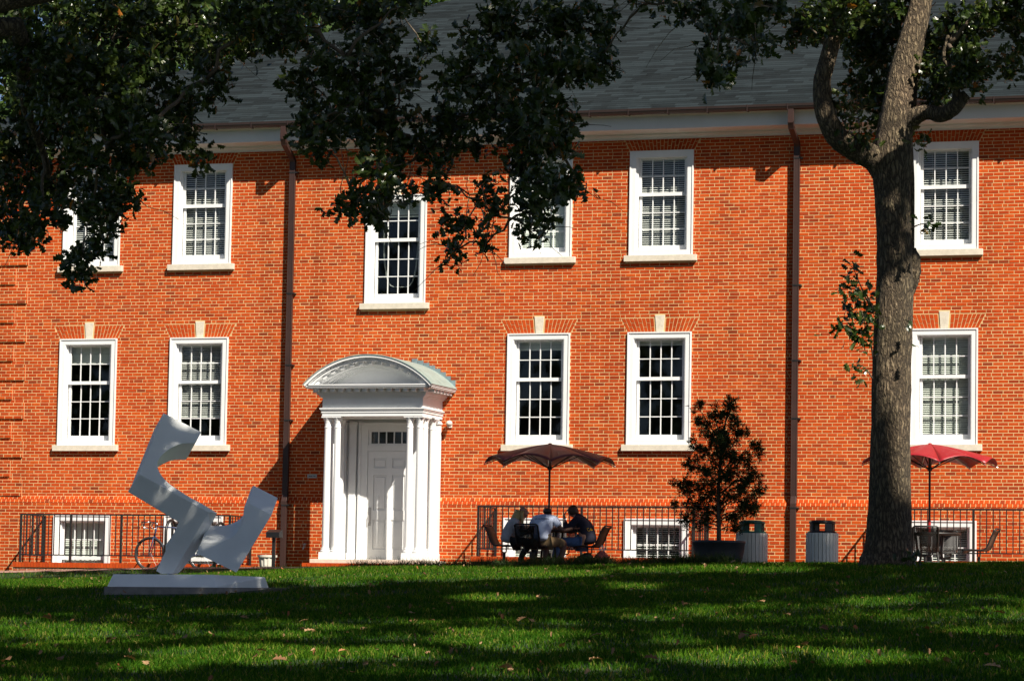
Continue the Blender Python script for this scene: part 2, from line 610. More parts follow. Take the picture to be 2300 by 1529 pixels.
OPEN = []                                        # x0, x1, z0, z1 of masonry openings
for x in WX:
    OPEN.append((x, x+WW, 2.45, 4.72))
    OPEN.append((x, x+WW, 6.28, 8.405))
    OPEN.append((x, x+WW, -0.90, 0.962))
OPEN.append((CX-WW/2, CX+WW/2, 5.388, 7.644))
ARCH = []                                        # xc, z0, z1, half width bottom, half width top, keystone
for x in WX:
    ARCH.append((x+WW/2, 4.735, 5.005, 0.675, 0.815, True))
    ARCH.append((x+WW/2, 8.42, 8.66, 0.675, 0.80, False))
ARCH.append((CX, 7.66, 7.93, 0.675, 0.815, True))
SILL = [(x-0.09, x+WW+0.09, z-0.125, z) for x, z in [(x, 2.45) for x in WX]+[(x, 6.28) for x in WX]+[(CX-WW/2, 5.388)]]


def cuts_at(z0, z1):
    zc = (z0+z1)/2
    c = [(a, b) for a, b, s, t in OPEN+SILL if s-0.02 < zc < t+0.01]
    for xc, s, t, h0, h1, k in ARCH:
        if s < zc < t:
            h = h0+(h1-h0)*(zc-s)/(t-s)+0.012
            c.append((xc-h, xc+h))
        elif k and t <= zc < t+0.06:
            c.append((xc-0.11, xc+0.11))
    return sorted(c)


def brick_list():
    out = []
    k0 = -int((BELT0+1.0)/COURSE)
    for side in (0, 1):
        rng = range(0, int((WALLTOP-BELT1)/COURSE)+1) if side else range(k0, 0)
        for k in rng:
            z0 = (BELT1 if side else BELT0)+k*COURSE
            z1 = z0+COURSE-JT
            if side and z0 > WALLTOP-0.02:
                continue
            cs = cuts_at(z0, z1)
            x = XL - (0.0 if k % 2 else 0.1025)
            n = 0
            while x < XB:
                L = BL
                if k % 6 == 5 and n % 2:
                    L = 0.105
                n += 1
                segs = [(max(x, XL), min(x+L-JT, XB))]
                for a, b in cs:
                    ns = []
                    for s, e in segs:
                        if e <= a or s >= b:
                            ns.append((s, e))
                        else:
                            if a-s > 0.02:
                                ns.append((s, a-0.004))
                            if e-b > 0.02:
                                ns.append((b+0.004, e))
                    segs = ns
                proud = 0.0 if side else 0.06
                if side:
                    kk = k % 12
                    if kk not in (5, 11):
                        lim = -9.65 if kk < 5 else -9.94
                        segs2 = []
                        for s, e in segs:
                            if e <= lim:
                                segs2.append((s, e, 0.038))
                            elif s >= lim:
                                segs2.append((s, e, 0.0))
                            else:
                                if lim-s > 0.02:
                                    segs2.append((s, lim, 0.038))
                                if e-lim > 0.03:
                                    segs2.append((lim+JT, e, 0.0))
                        for s, e, pr in segs2:
                            out.append((s, e, z0, z1, pr))
                        x += L
                        continue
                for s, e in segs:
                    if e-s > 0.015:
                        out.append((s, e, z0, z1, proud))
                x += L
    return out


bricks = brick_list()
sing = [b for b in bricks if b[1]-b[0] > 0.19 and b[4] < 0.02 and 10.98 < b[0] < 12.35 and 1.4 < b[2] < 4.7][:300]
sset = set(sing)


def bricks_mesh(lst):
    B = np.array(lst)
    n = len(B)
    jx = RNG.normal(0, 0.0012, (n, 4))
    jy = np.clip(RNG.normal(0, 0.001, n), -0.002, 0.002)
    x0, x1 = B[:, 0]+jx[:, 0], B[:, 1]+jx[:, 1]
    z0, z1 = B[:, 2]+jx[:, 2], B[:, 3]+jx[:, 3]
    y0 = -B[:, 4]+jy
    y1 = -B[:, 4]+0.05
    c = 0.003
    V = np.zeros((n, 12, 3))
    for i, (x, y, z) in enumerate([(x0+c, y0, z0+c), (x1-c, y0, z0+c), (x1-c, y0, z1-c), (x0+c, y0, z1-c),
                                   (x0, y0+c, z0), (x1, y0+c, z0), (x1, y0+c, z1), (x0, y0+c, z1),
                                   (x0, y1, z0), (x1, y1, z0), (x1, y1, z1), (x0, y1, z1)]):
        V[:, i] = np.stack([x, y, z], -1)
    q = [0, 1, 2, 3]
    for a in (0, 4):
        for k in range(4):
            j = (k+1) % 4
            q += [a+k, a+4+k, a+4+j, a+j]
    L = (np.arange(n)[:, None]*12+np.array(q)[None]).ravel()
    return V.reshape(-1, 3), L


def mortar_wall():
    m = MB()
    for zlo, zhi, y in ((-1.2, BELT0, -0.056), (BELT0, WALLTOP+0.1, 0.004)):
        ops = [(a+0.05, b-0.05, s+0.03 if s > 0 else s, t-0.05) for a, b, s, t in OPEN if s < zhi and t > zlo]
        xs = sorted({XL, XB, XR} | {v for o in ops for v in o[:2]})
        zs = sorted({zlo, zhi} | {min(max(v, zlo), zhi) for o in ops for v in o[2:]})
        for i in range(len(xs)-1):
            if xs[i] >= XB:
                continue
            for j in range(len(zs)-1):
                cx, cz = (xs[i]+xs[i+1])/2, (zs[j]+zs[j+1])/2
                if any(a < cx < b and s < cz < t for a, b, s, t in ops):
                    continue
                m.poly([(xs[i], y, zs[j]), (xs[i+1], y, zs[j]), (xs[i+1], y, zs[j+1]), (xs[i], y, zs[j+1])])
    m.poly([(XL+0.01, -0.052, -1.2), (XL+0.01, 0.3, -1.2), (XL+0.01, 0.3, WALLTOP), (XL+0.01, -0.0, WALLTOP)])
    k = 0
    while BELT1+k*COURSE < WALLTOP:
        lim = -9.65 if k % 12 == 0 else -9.94
        z0, z1 = BELT1+k*COURSE, BELT1+(k+5)*COURSE-JT*0.5
        m.box(XL-0.018, lim-0.004, -0.034, 0.003, z0-JT*0.4, min(z1, WALLTOP))
        k += 6
    return m


wall = mortar_wall().build('wall', 'mortar', bld)
V, L = bricks_mesh([b for b in bricks if b not in sset])
tag(put('brickwork', np_mesh('brickwork', V, 4, L, 'brick'), wall), kind='stuff')
bw = BL-JT
bh = COURSE-JT
V, L = bricks_mesh([(0, bw, 0, bh, 0)])
bme = np_mesh('brick', V, 4, L, 'brick')
for s, e, z0, z1, pr in sing:
    o = put('brick', bme, wall, (s, 0, z0))
    o.scale.x = (e-s)/bw

# rest of the shell
sh = MB()
sh.poly([(XB, 0.0, BELT0), (XR, 0.0, BELT0), (XR, 0.0, WALLTOP+0.1), (XB, 0.0, WALLTOP+0.1)])
sh.poly([(XB, -0.06, -1.2), (XR, -0.06, -1.2), (XR, -0.06, BELT0+0.07), (XB, -0.06, BELT0+0.07)])
sh.build('end_wall', 'brick_far', bld)
sh = MB()
sh.poly([(XR, 0.0, -1.2), (XR, 17, -1.2), (XR, 17, WALLTOP), (XR, 0.0, WALLTOP)])
sh.poly([(XL, 17, -1.2), (XL, 0.06, -1.2), (XL, 0.06, WALLTOP), (XL, 17, WALLTOP)])
sh.poly([(XL, 17, -1.2), (XR, 17, -1.2), (XR, 17, WALLTOP), (XL, 17, WALLTOP)])
sh.build('rear_wall', 'brick_far', bld)
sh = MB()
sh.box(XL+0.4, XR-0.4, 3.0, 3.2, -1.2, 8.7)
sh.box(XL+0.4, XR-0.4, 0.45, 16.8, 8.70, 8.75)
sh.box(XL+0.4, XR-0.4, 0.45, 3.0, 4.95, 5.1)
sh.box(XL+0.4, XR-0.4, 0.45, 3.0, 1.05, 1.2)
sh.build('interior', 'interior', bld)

# moulded belt course: two rows of sloping headers
bc = MB()
for row, (z0, z1, ya, yb) in enumerate(((BELT0, BELT0+0.066, -0.066, -0.040), (BELT0+0.069, BELT1-0.002, -0.040, -0.003))):
    x = XL - 0.05*row
    while x < XB:
        a, b = max(x, XL), min(x+0.088, XB)
        if b-a > 0.01 and not (CX-1.1 < (a+b)/2 < CX+1.1):
            bc.prism([(a, ya+0.0005, z0), (a, yb+0.0005, z1), (a, 0.02, z1), (a, 0.02, z0)], (b-a, 0, 0))
        x += 0.1025
tag(bc.build('belt_course', 'brick', bld), kind='stuff')
bm_ = MB()
bm_.prism([(XL, -0.062, BELT0-0.003), (XL, 0.0, BELT1+0.004), (XL, 0.05, BELT1+0.004), (XL, 0.05, BELT0-0.003)], (XB-XL, 0, 0))
bm_.build('belt_mortar', 'mortar', bld)


# flat arches
def arch(xc, z0, z1, h0, h1, key):
    m = MB()
    n = 19
    for i in range(n):
        a, b = -1+2*i/n, -1+2*(i+1)/n
        if key and b > -0.145 and a < 0.145:
            if a < -0.145 < b:
                b = -0.145
            elif a < 0.145 < b:
                a = 0.145
            else:
                continue
            if b-a < 0.03:
                continue
        sp = 0.36 if i % 2 else 0.66
        for f0, f1 in ((0, sp), (sp, 1)):
            za, zb = z0+(z1-z0)*f0+(0.006 if f0 else 0), z0+(z1-z0)*f1-(0.006 if f1 < 1 else 0)
            ha, hb = h0+(h1-h0)*f0, h0+(h1-h0)*f1
            g = 0.0075
            m.prism([(xc+a*ha+g, -0.001, za), (xc+b*ha-g, -0.001, za), (xc+b*hb-g, -0.001, zb), (xc+a*hb+g, -0.001, zb)], (0, 0.04, 0))
    o = tag(m.build('flat_arch', 'rubbed_brick', bld), kind='stuff')
    if key:
        k = MB()
        k.prism([(xc-0.075, -0.014, z0-0.004), (xc+0.075, -0.014, z0-0.004), (xc+0.102, -0.014, z1+0.06), (xc-0.102, -0.014, z1+0.06)], (0, 0.05, 0))
        k.build('keystone', 'limestone', o, bevel=0.004)


for a in ARCH:
    arch(*a)

# ---- windows
CACHE = {}


def shared(key, fn):
    if key not in CACHE:
        mb, mat = fn()
        me = bpy.data.meshes.new(key[0])
        me.from_pydata([tuple(map(float, q)) for q in mb.v], [], mb.f)
        me.materials.append(MATS[mat])
        me.update()
        CACHE[key] = me
    return CACHE[key]


GW, ST = 0.900, 0.055                            # glass width, stile


def layout(H, ru, rl, foot):
    """z of the glass rows, from the bottom of the window"""
    top, bot = H-0.165, foot
    rail = 0.07
    ph = (top-bot-rail)/(ru+rl)
    lo = [bot+i*ph for i in range(rl+1)]
    up = [bot+rl*ph+rail+i*ph for i in range(ru+1)]
    return lo, up


def casing_mesh(H):
    m = MB()
    h = WW/2
    c = 0.118
    for x0, x1, z0, z1 in ((-h, -h+c, 0, H), (h-c, h, 0, H), (-h+c, h-c, H-c, H), (-h+c, h-c, 0, 0.10)):
        m.box(x0, x1, -0.028, 0.03, z0, z1)
    e = 0.022                                     # back band
    for x0, x1, z0, z1 in ((-h-0.004, -h+e, -0.0, H+0.004), (h-e, h+0.004, 0, H+0.004), (-h+e, h-e, H-e, H+0.004)):
        m.box(x0, x1, -0.045, -0.005, z0, z1)
    i = h-c                                       # inner bead
    for x0, x1, z0, z1 in ((-i, -i+0.014, 0.1, H-c), (i-0.014, i, 0.1, H-c), (-i+0.014, i-0.014, H-c-0.014, H-c)):
        m.box(x0, x1, -0.02, 0.03, z0, z1)
    for s in (-1, 1):                             # jambs with a parting stop
        m.box(min(s*i, s*(i-0.02)), max(s*i, s*(i-0.02)), 0.03, 0.21, 0.03, H-c)
        m.box(min(s*(i-0.02), s*(i-0.042)), max(s*(i-0.02), s*(i-0.042)), 0.04, 0.085, 0.1, H-c)
    m.box(-i, i, 0.03, 0.21, H-c-0.018, H-c-0.001)
    m.box(-i, i, 0.028, 0.22, 0.03, 0.099)
    return m, 'white_paint'


def sash_mesh(zs, y, foot, head):
    """one sash with its glazing bars; zs the glass rows"""
    m = MB()
    h = GW/2
    z0, z1 = zs[0], zs[-1]
    d = 0.04
    for s in (-1, 1):
        m.box(min(s*h, s*(h+ST)), max(s*h, s*(h+ST)), y, y+d, z0-foot, z1+head)
    m.box(-h, h, y, y+d, z0-foot, z0)
    m.box(-h, h, y, y+d, z1, z1+head)
    for k in (1, 2, 3):
        x = -h+GW*k/4
        m.box(x-0.009, x+0.009, y+0.006, y+d-0.006, z0, z1)
    for z in zs[1:-1]:
        m.box(-h, h, y+0.008, y+d-0.008, z-0.009, z+0.009)
    return m, 'white_paint'


def blind_mesh(w, drop, tilt, mat):
    m = MB()
    m.box(-w/2, w/2, 0.0, 0.05, -0.05, 0)
    z = -0.07
    dy, dz = 0.024*math.cos(tilt), 0.024*math.sin(tilt)
    while z > -drop:
        zz = z+random.uniform(-0.002, 0.002)
        t = 0.0025
        m.prism([(-w/2, 0.025-dy, zz-dz), (-w/2, 0.025-dy, zz-dz+t), (-w/2, 0.025+dy, zz+dz+t), (-w/2, 0.025+dy, zz+dz)], (w, 0, 0))
        z -= 0.0435
    m.box(-w/2, w/2, 0.012, 0.038, -drop-0.03, -drop-0.005)
    for x in (-w*0.3, w*0.3):
        m.box(x-0.0015, x+0.0015, 0.0, 0.002, -drop, 0)
    return m, mat


def window(xc, zb, H, ru, rl, foot, blind=None, sill=True):
    wy = -0.06 if zb < 0 else 0.0
    o = put('window', shared(('window', H), lambda: casing_mesh(H)), bld, (xc, wy, zb))
    lo, up = layout(H, ru, rl, foot)
    put('sash', shared(('sash', H, 'u'), lambda: sash_mesh(up, 0.09, 0.07, 0.05)), o)
    put('sash', shared(('sash', H, 'l'), lambda: sash_mesh(lo, 0.135, foot-0.10, 0.052)), o)
    for zs, y in ((up, 0.108), (lo, 0.153)):
        ph = zs[1]-zs[0]

        def pane():
            m = MB()
            m.box(-GW/8, GW/8, 0, 0.003, 0, ph)
            return m, 'glass'
        me = shared(('pane', round(ph, 4)), pane)
        for z in zs[:-1]:
            for k in range(4):
                put('pane', me, o, (-GW/2+GW*(k+0.5)/4, y, z))
    if blind:
        frac, tilt, mat = blind
        drop = (up[-1]-lo[0])*frac
        put('blind', shared(('blind', round(drop, 3), tilt, mat), lambda: blind_mesh(0.98, drop, tilt, mat)), o, (0, 0.20, up[-1]+0.04))
    if sill:
        def sl_():
            m = MB()
            m.box(-WW/2-0.095, WW/2+0.095, -0.085, 0.03, -0.125, -0.001)
            return m, 'limestone'
        put('sill', shared(('sill',), sl_), o, bevel=0.004)
    return o


T1, T2 = 0.50, 1.10
low = [(0.20, T2, 'blind_pale'), (0.80, T1, 'blind'), (0.09, T2, 'blind_pale'), (0.05, T2, 'blind_pale'), (1.02, 0.85, 'blind_pale')]
upr = [(1.02, T1, 'blind'), (1.02, T1, 'blind'), (1.02, 1.25, 'blind_pale'), (1.02, T1, 'blind'), (1.02, T1, 'blind')]
bas = [(1.02, 1.2, 'blind_pale'), (1.02, 0.8, 'blind'), (1.02, 1.2, 'blind_pale'), (1.02, 0.3, 'blind'), (1.02, 0.5, 'blind')]
for i, x in enumerate(WX):
    window(x+WW/2, 2.45, 2.27, 2, 3, 0.21, low[i])
    window(x+WW/2, 6.28, 2.125, 2, 3, 0.21, upr[i])
    window(x+WW/2, -0.90, 1.862, 2, 2, 0.21, bas[i], sill=False)
sw = window(CX, 5.388, 2.256, 2, 3, 0.21, (0.15, T2, 'blind_pale'))
cb = MB()
for off in (0, 0.02):
    cb.tube([(0.02+(-0.40+off)*abs(math.cos(t))**0.6*(1 if math.cos(t) > 0 else -1), 0.24, 0.36+1.5*(1-math.sin(t))**1.4) for t in np.linspace(0.05, math.pi-0.05, 17)], 0.006, 5)
cb.build('cable', 'plaque', sw)

# ---- eaves
pr = [(0.02, 8.64), (-0.06, 8.64), (-0.06, 8.675), (-0.085, 8.70), (-0.13, 8.715), (-0.13, 8.745), (-0.16, 8.762), (-0.48, 8.775), (-0.50, 8.775),
      (-0.50, 9.035), (-0.525, 9.04), (-0.545, 9.075), (-0.60, 9.10), (-0.60, 9.12), (0.02, 9.40)]
m = MB()
m.prism([(XL-0.70, y, z) for y, z in pr], (XR-XL+1.4, 0, 0))
eave = m.build('eaves', 'cream_paint', bld)
m = MB()
m.prism([(XL-0.72, y, z) for y, z in [(-0.602, 9.06), (-0.66, 9.045), (-0.70, 9.07), (-0.715, 9.11), (-0.72, 9.165), (-0.705, 9.165), (-0.70, 9.12), (-0.67, 9.075), (-0.602, 9.08)]], (XR-XL+1.44, 0, 0))
gut = m.build('gutter', 'gutter_metal', bld)
m = MB()
x = XL
while x < XR:
    m.box(x, x+0.025, -0.722, -0.60, 9.035, 9.06)
    m.box(x, x+0.02, -0.726, -0.716, 9.04, 9.17)
    x += 0.82
tag(m.build('brackets', 'gutter_metal', gut), kind='stuff')


def downspout(x, zb):
    m = MB()
    w, d = 0.058, 0.04

    def run(pts):
        n = len(m.v)
        for y, z in pts:
            pass
        for (y0, z0), (y1, z1) in zip(pts[:-1], pts[1:]):
            dv = np.array([y1-y0, z1-z0])
            dv = dv/np.linalg.norm(dv)
            nv = np.array([-dv[1], dv[0]])*d
            q = [(y0-dv[0]*0.02+nv[0], z0-dv[1]*0.02+nv[1]), (y0-dv[0]*0.02-nv[0], z0-dv[1]*0.02-nv[1]),
                 (y1+dv[0]*0.02-nv[0], z1+dv[1]*0.02-nv[1]), (y1+dv[0]*0.02+nv[0], z1+dv[1]*0.02+nv[1])]
            m.prism([(x-w, a, b) for a, b in q], (2*w, 0, 0))
    run([(-0.655, 9.07), (-0.655, 8.80), (-0.60, 8.70), (-0.14, 8.47), (-0.088, 8.40), (-0.088, 1.42), (-0.135, 1.27), (-0.133, zb)])
    for yy in (0.0,):
        m.box(x-w-0.003, x-w+0.012, -0.134, -0.126, 1.45, 8.4)
        m.box(x+w-0.012, x+w+0.003, -0.134, -0.126, 1.45, 8.4)
    o = m.build('downspout', 'brown_metal', bld, bevel=0.004)
    for z, y in ((8.15, -0.132), (5.6, -0.132), (4.1, -0.132), (2.95, -0.132), (1.18, -0.178)):
        s = MB()
        s.box(x-w-0.004, x+w+0.045, y-0.004, y+0.012, z, z+0.028)
        s.box(x+w+0.003, x+w+0.05, y+0.0125, y+0.13, z, z+0.028)
        s.build('strap', 'black_iron', o)


downspout(-3.52, -0.3)
downspout(7.31, -0.12)

# ---- roof
PITCH = math.radians(26)
RX0, RY0, RZ0 = -11.5, -0.7, 9.12
RLEN = 12.5/math.cos(PITCH)
cr, sr = math.cos(PITCH), math.sin(PITCH)


def roof_pt(x, s, h=0.0):
    return (x, RY0+s*cr-h*sr, RZ0+s*sr+h*cr)


m = MB()
top = RLEN
m.poly([roof_pt(RX0, 0), roof_pt(XR+1, 0), roof_pt(XR+1, top), roof_pt(RX0+top*cr, top)])
ry = RY0+top*cr
rz = RZ0+top*sr
m.poly([(RX0, RY0, RZ0), (RX0+top*cr, ry, rz), (RX0, 2*ry-RY0, RZ0)])
m.poly([(RX0, 2*ry-RY0, RZ0), (RX0+top*cr, ry, rz), (XR+1, ry, rz), (XR+1, 2*ry-RY0, RZ0)])
roof = m.build('roof', 'shingle', bld)
EXPO = 0.143
sh_list = []
k = 0
s = -0.02
while s < top-0.05:
    x = RX0 + max(s, 0)*cr - random.random()*0.9
    lim = 18.0
    while x < lim:
        w = random.choice((0.305, 0.305, 0.5, 0.8, 1.0))
        a, b = max(x, RX0+max(s, 0)*cr), x+w-0.006
        if b-a > 0.03:
            sh_list.append((a, b, s, random.choice((0.0, 0.0, 0.0015))))
        x += w
    s += EXPO
    k += 1
near = sorted([q for q in sh_list if abs(q[1]-q[0]-0.299) < 1e-6 and 4.3 < q[0] < 7.2 and 0.1 < q[2] < 6 and q[3] == 0.0], key=lambda q: q[2])[:300]
ns = set(near)


def shingle_mesh(lst):
    B = np.array(lst)
    n = len(B)
    V = np.zeros((n, 8, 3))
    up_ = np.array([0, -sr, cr])
    al = np.array([0, cr, sr])
    o = np.array([0, RY0, RZ0])
    for i, (xk, sk, hk) in enumerate([(0, 0, 0.001), (1, 0, 0.001), (1, 0, 1), (0, 0, 1), (0, 1, 1), (1, 1, 1), (0, 1, 0.001), (1, 1, 0.001)]):
        sx = B[:, xk]
        ss = B[:, 2] + sk*(EXPO+0.02)
        hh = np.where(hk == 1, 0.0055+B[:, 3], 0.0012) - (sk*0.004 if hk == 1 else 0)
        V[:, i] = o + ss[:, None]*al + hh[:, None]*up_
        V[:, i, 0] = sx
    q = [0, 1, 2, 3, 3, 2, 5, 4, 0, 3, 4, 6, 1, 7, 5, 2]
    return V.reshape(-1, 3), (np.arange(n)[:, None]*8+np.array(q)[None]).ravel()


V, L = shingle_mesh([q for q in sh_list if q not in ns])
tag(put('shingles', np_mesh('shingles', V, 4, L, 'shingle'), roof), kind='stuff')
V, L = shingle_mesh([(0, 0.299, 0, 0.0)])
V = V - np.array([0, RY0, RZ0])
sme = np_mesh('shingle', V, 4, L, 'shingle')
for a, b, s, h in near:
    q = roof_pt(a, s)
    put('shingle', sme, roof, (q[0], q[1], q[2]))

# ---- entrance porch
HW = 1.09                                         # half width of the entablature
m = MB()
yf = -1.20


def ring(z0, z1, e, mm=m):
    mm.box(CX-HW-e, CX+HW+e, yf-e, 0.0, z0, z1)


ring(2.97, 3.035, 0.0)
ring(3.037, 3.085, 0.014)
ring(3.086, 3.11, 0.03)
ring(3.112, 3.135, 0.045)
ring(3.137, 3.345, -0.002)
ring(3.347, 3.37, 0.03)
ring(3.372, 3.40, 0.055)
ring(3.402, 3.43, 0.09)
ring(3.432, 3.52, 0.10)
ring(3.522, 3.545, 0.27)
ring(3.547, 3.575, 0.285)
ring(3.577, 3.60, 0.30)
m.box(CX-1.06, CX+1.06, -0.075, -0.065, 0.06, 2.969)    # panelled back
for sx in (-1, 1):
    for xx, wd, pj_ in ((1.02, 0.075, 0.12), (0.80, 0.075, 0.11)):
        m.box(CX+sx*xx-wd, CX+sx*xx+wd, -0.066-pj_, -0.06, 0.06, 2.93)
        m.box(CX+sx*xx-wd-0.02, CX+sx*xx+wd+0.02, -0.066-pj_-0.02, -0.06, 2.86, 2.90)
        m.box(CX+sx*xx-wd-0.015, CX+sx*xx+wd+0.015, -0.066-pj_-0.015, -0.06, 0.06, 0.22)
porch = m.build('porch', 'white_paint', bld)
R_, ZC = 1.92, 2.28
TH = math.asin(1.395/R_)


def arc(r, y, n=28, th=TH):
    return [(CX+r*math.sin(t), y, ZC+r*math.cos(t)) for t in np.linspace(-th, th, n)]


def arc_band(mm, r0, r1, y0, y1, n=28, th=TH):
    for t0, t1 in zip(np.linspace(-th, th, n)[:-1], np.linspace(-th, th, n)[1:]):
        q = [(CX+r0*math.sin(t0), y0, ZC+r0*math.cos(t0)), (CX+r0*math.sin(t1), y0, ZC+r0*math.cos(t1)),
             (CX+r1*math.sin(t1), y0, ZC+r1*math.cos(t1)), (CX+r1*math.sin(t0), y0, ZC+r1*math.cos(t0))]
        mm.prism(q, (0, y1-y0, 0))


m = MB()
arc_band(m, 1.86, 1.905, -1.53, -0.01)
arc_band(m, 1.835, 1.859, -1.50, -0.01)
arc_band(m, 1.79, 1.834, -1.47, -0.01)
arc_band(m, 1.72, 1.789, -1.30, -0.01, th=TH*0.97)
arc_band(m, 1.675, 1.719, -1.16, -0.01, th=TH*0.95)
arc_band(m, 1.64, 1.674, -1.09, -0.01, th=TH*0.93)
m.build('arched_cornice', 'white_paint', porch)
m = MB()
t_ = math.acos((3.60-ZC)/1.68)
pts = arc(1.68, -1.02, 20, t_)
m.prism(pts, (0, 0.9, 0))
m.build('tympanum', 'white_paint', porch)
def modillion(wx, wy, wz):
    def fn():
        mm = MB()
        mm.box(-wx/2, wx/2, -wy/2, wy/2, -wz/2, wz/2)
        return mm, 'white_paint'
    return shared(('modillion', wx, wy, wz), fn)


for t0 in np.linspace(-TH*0.86, TH*0.86, 13):
    put('modillion', modillion(0.09, 0.16, 0.05), porch, (CX+1.7625*math.sin(t0), -1.345, ZC+1.7625*math.cos(t0)), (0, t0, 0))
for xx in np.linspace(CX-HW-0.05, CX+HW+0.05, 14):
    put('modillion', modillion(0.09, 0.135, 0.066), porch, (xx, yf-0.158, 3.488))
for yy in np.linspace(yf+0.08, -0.12, 6):
    for sx in (-1, 1):
        put('modillion', modillion(0.135, 0.09, 0.066), porch, (CX+sx*(HW+0.158), yy, 3.488))
m = MB()
arc_band(m, 1.906, 1.922, -1.545, 0.005, 36, TH*1.005)
hood = m.build('hood_roof', 'copper_patina', porch)
for k in range(8):
    for sgn in (1, -1):
        tt = sgn*TH*(0.30+0.088*k)
        z = ZC+1.92*math.cos(tt)
        xx = CX+1.92*math.sin(tt)
        f = MB()
        f.box(xx-0.062, xx+0.062, -0.016-0.002*(k % 2), -0.004, z-0.06, z+0.085)
        f.build('flashing', 'lead_flashing', porch)


def column(x, y):
    m = MB()
    m.box(-0.105, 0.105, -0.105, 0.105, 0.0, 0.14)
    prof = [(0.1, 0.14), (0.103, 0.155), (0.103, 0.175), (0.09, 0.19), (0.082, 0.20), (0.088, 0.215), (0.078, 0.23), (0.073, 0.26), (0.073, 1.0),
            (0.064, 2.66), (0.070, 2.67), (0.070, 2.69), (0.064, 2.70), (0.064, 2.76), (0.078, 2.82), (0.10, 2.865), (0.103, 2.875)]
    m.lathe(prof, 20)
    m.box(-0.105, 0.105, -0.105, 0.105, 2.876, 2.903)
    return m, 'white_paint'


for sx in (-1, 1):
    for xx, yy in ((1.0, -1.09), (0.785, -1.09), (1.0, -0.79), (1.0, -0.33)):
        o = put('column', shared(('column',), lambda: column(0, 0)), porch, (CX+sx*xx, yy, 0.066))
m = MB()
m.box(CX-1.24, CX+1.24, -1.34, 0.0, -0.02, 0.064)
m.build('step', 'limestone', porch, bevel=0.006)
m = MB()
for i in range(26):
    m.box(CX-1.34+i*0.1035, CX-1.34+i*0.1035+0.094, -1.5, -1.3, -0.095, -0.022)
    m.box(CX-1.34+i*0.1035, CX-1.34+i*0.1035+0.094, -1.48, -1.3, -0.5, -0.10)
tag(m.build('brick_step', 'rubbed_brick', porch), kind='stuff')

# ---- door
m = MB()
DX0, DX1 = CX-0.475, CX+0.475
for x0, x1, z0, z1, y in ((DX0-0.16, DX0-0.004, 0.07, 2.86, -0.15), (DX1+0.004, DX1+0.16, 0.07, 2.86, -0.15), (DX0-0.004, DX1+0.004, 2.76, 2.86, -0.15),
                          (DX0-0.004, DX1+0.004, 2.315, 2.44, -0.14)):
    m.box(x0, x1, y, -0.077, z0, z1)
for x0, x1, z0, z1 in ((DX0-0.20, DX0-0.15, 0.07, 2.90), (DX1+0.15, DX1+0.20, 0.07, 2.90), (DX0-0.15, DX1+0.15, 2.861, 2.90)):
    m.box(x0, x1, -0.17, -0.077, z0, z1)
dfr = m.build('door_frame', 'white_paint', bld)
m = MB()
rows = [(0.30, 0.90), (1.10, 1.82), (1.97, 2.17)]
cols = [(DX0+0.13, CX-0.06), (CX+0.06, DX1-0.13)]
zs = [0.075, 0.30, 0.90, 1.10, 1.82, 1.97, 2.17, 2.31]
m.box(DX0, DX0+0.13, -0.125, -0.085, 0.075, 2.31)
m.box(DX1-0.13, DX1, -0.125, -0.085, 0.075, 2.31)
m.box(CX-0.06, CX+0.06, -0.125, -0.085, 0.075, 2.31)
for a, b in ((0.075, 0.30), (0.90, 1.10), (1.82, 1.97), (2.17, 2.31)):
    for x0, x1 in cols:
        m.box(x0, x1, -0.125, -0.085, a, b)
door = m.build('door', 'white_paint', bld)
for a, b in rows:
    for x0, x1 in cols:
        p_ = MB()
        p_.box(x0, x1, -0.108, -0.09, a, b)
        p_.box(x0+0.035, x1-0.035, -0.120, -0.107, a+0.035, b-0.035)
        p_.build('panel', 'white_paint', door, bevel=0.006)
h_ = MB()
h_.box(DX0+0.03, DX0+0.085, -0.135, -0.124, 0.78, 1.16)
h_.tube([(DX0+0.058, -0.13, 1.0), (DX0+0.058, -0.19, 0.98), (DX0+0.058, -0.19, 0.84), (DX0+0.058, -0.13, 0.82)], 0.011, 8)
h_.lathe([(0.0, 0), (0.02, 0), (0.02, 0.01)], 10, (DX0+0.058, -0.14, 1.08))
h_.build('handle', 'steel_trim', door)
m = MB()
TZ0, TZ1 = 2.475, 2.715
m.box(DX0, DX1, -0.12, -0.09, 2.441, TZ0)
m.box(DX0, DX1, -0.12, -0.09, TZ1, 2.759)
for k in range(6):
    x = DX0+0.05+(DX1-DX0-0.1)*k/5
    m.box(x-(0.05 if k == 0 else 0.010), x+(0.05 if k == 5 else 0.010), -0.12, -0.09, TZ0, TZ1)
tro = m.build('transom', 'white_paint', bld)
m = MB()
m.box(DX0, DX1, -0.0785, -0.0765, 2.44, 2.76)
m.build('dark_backing', 'interior', tro)
for k in range(5):
    x0 = DX0+0.05+(DX1-DX0-0.1)*k/5
    m = MB()
    m.box(x0, x0+(DX1-DX0-0.1)/5, -0.10, -0.097, TZ0, TZ1)
    m.build('pane', 'glass', tro)

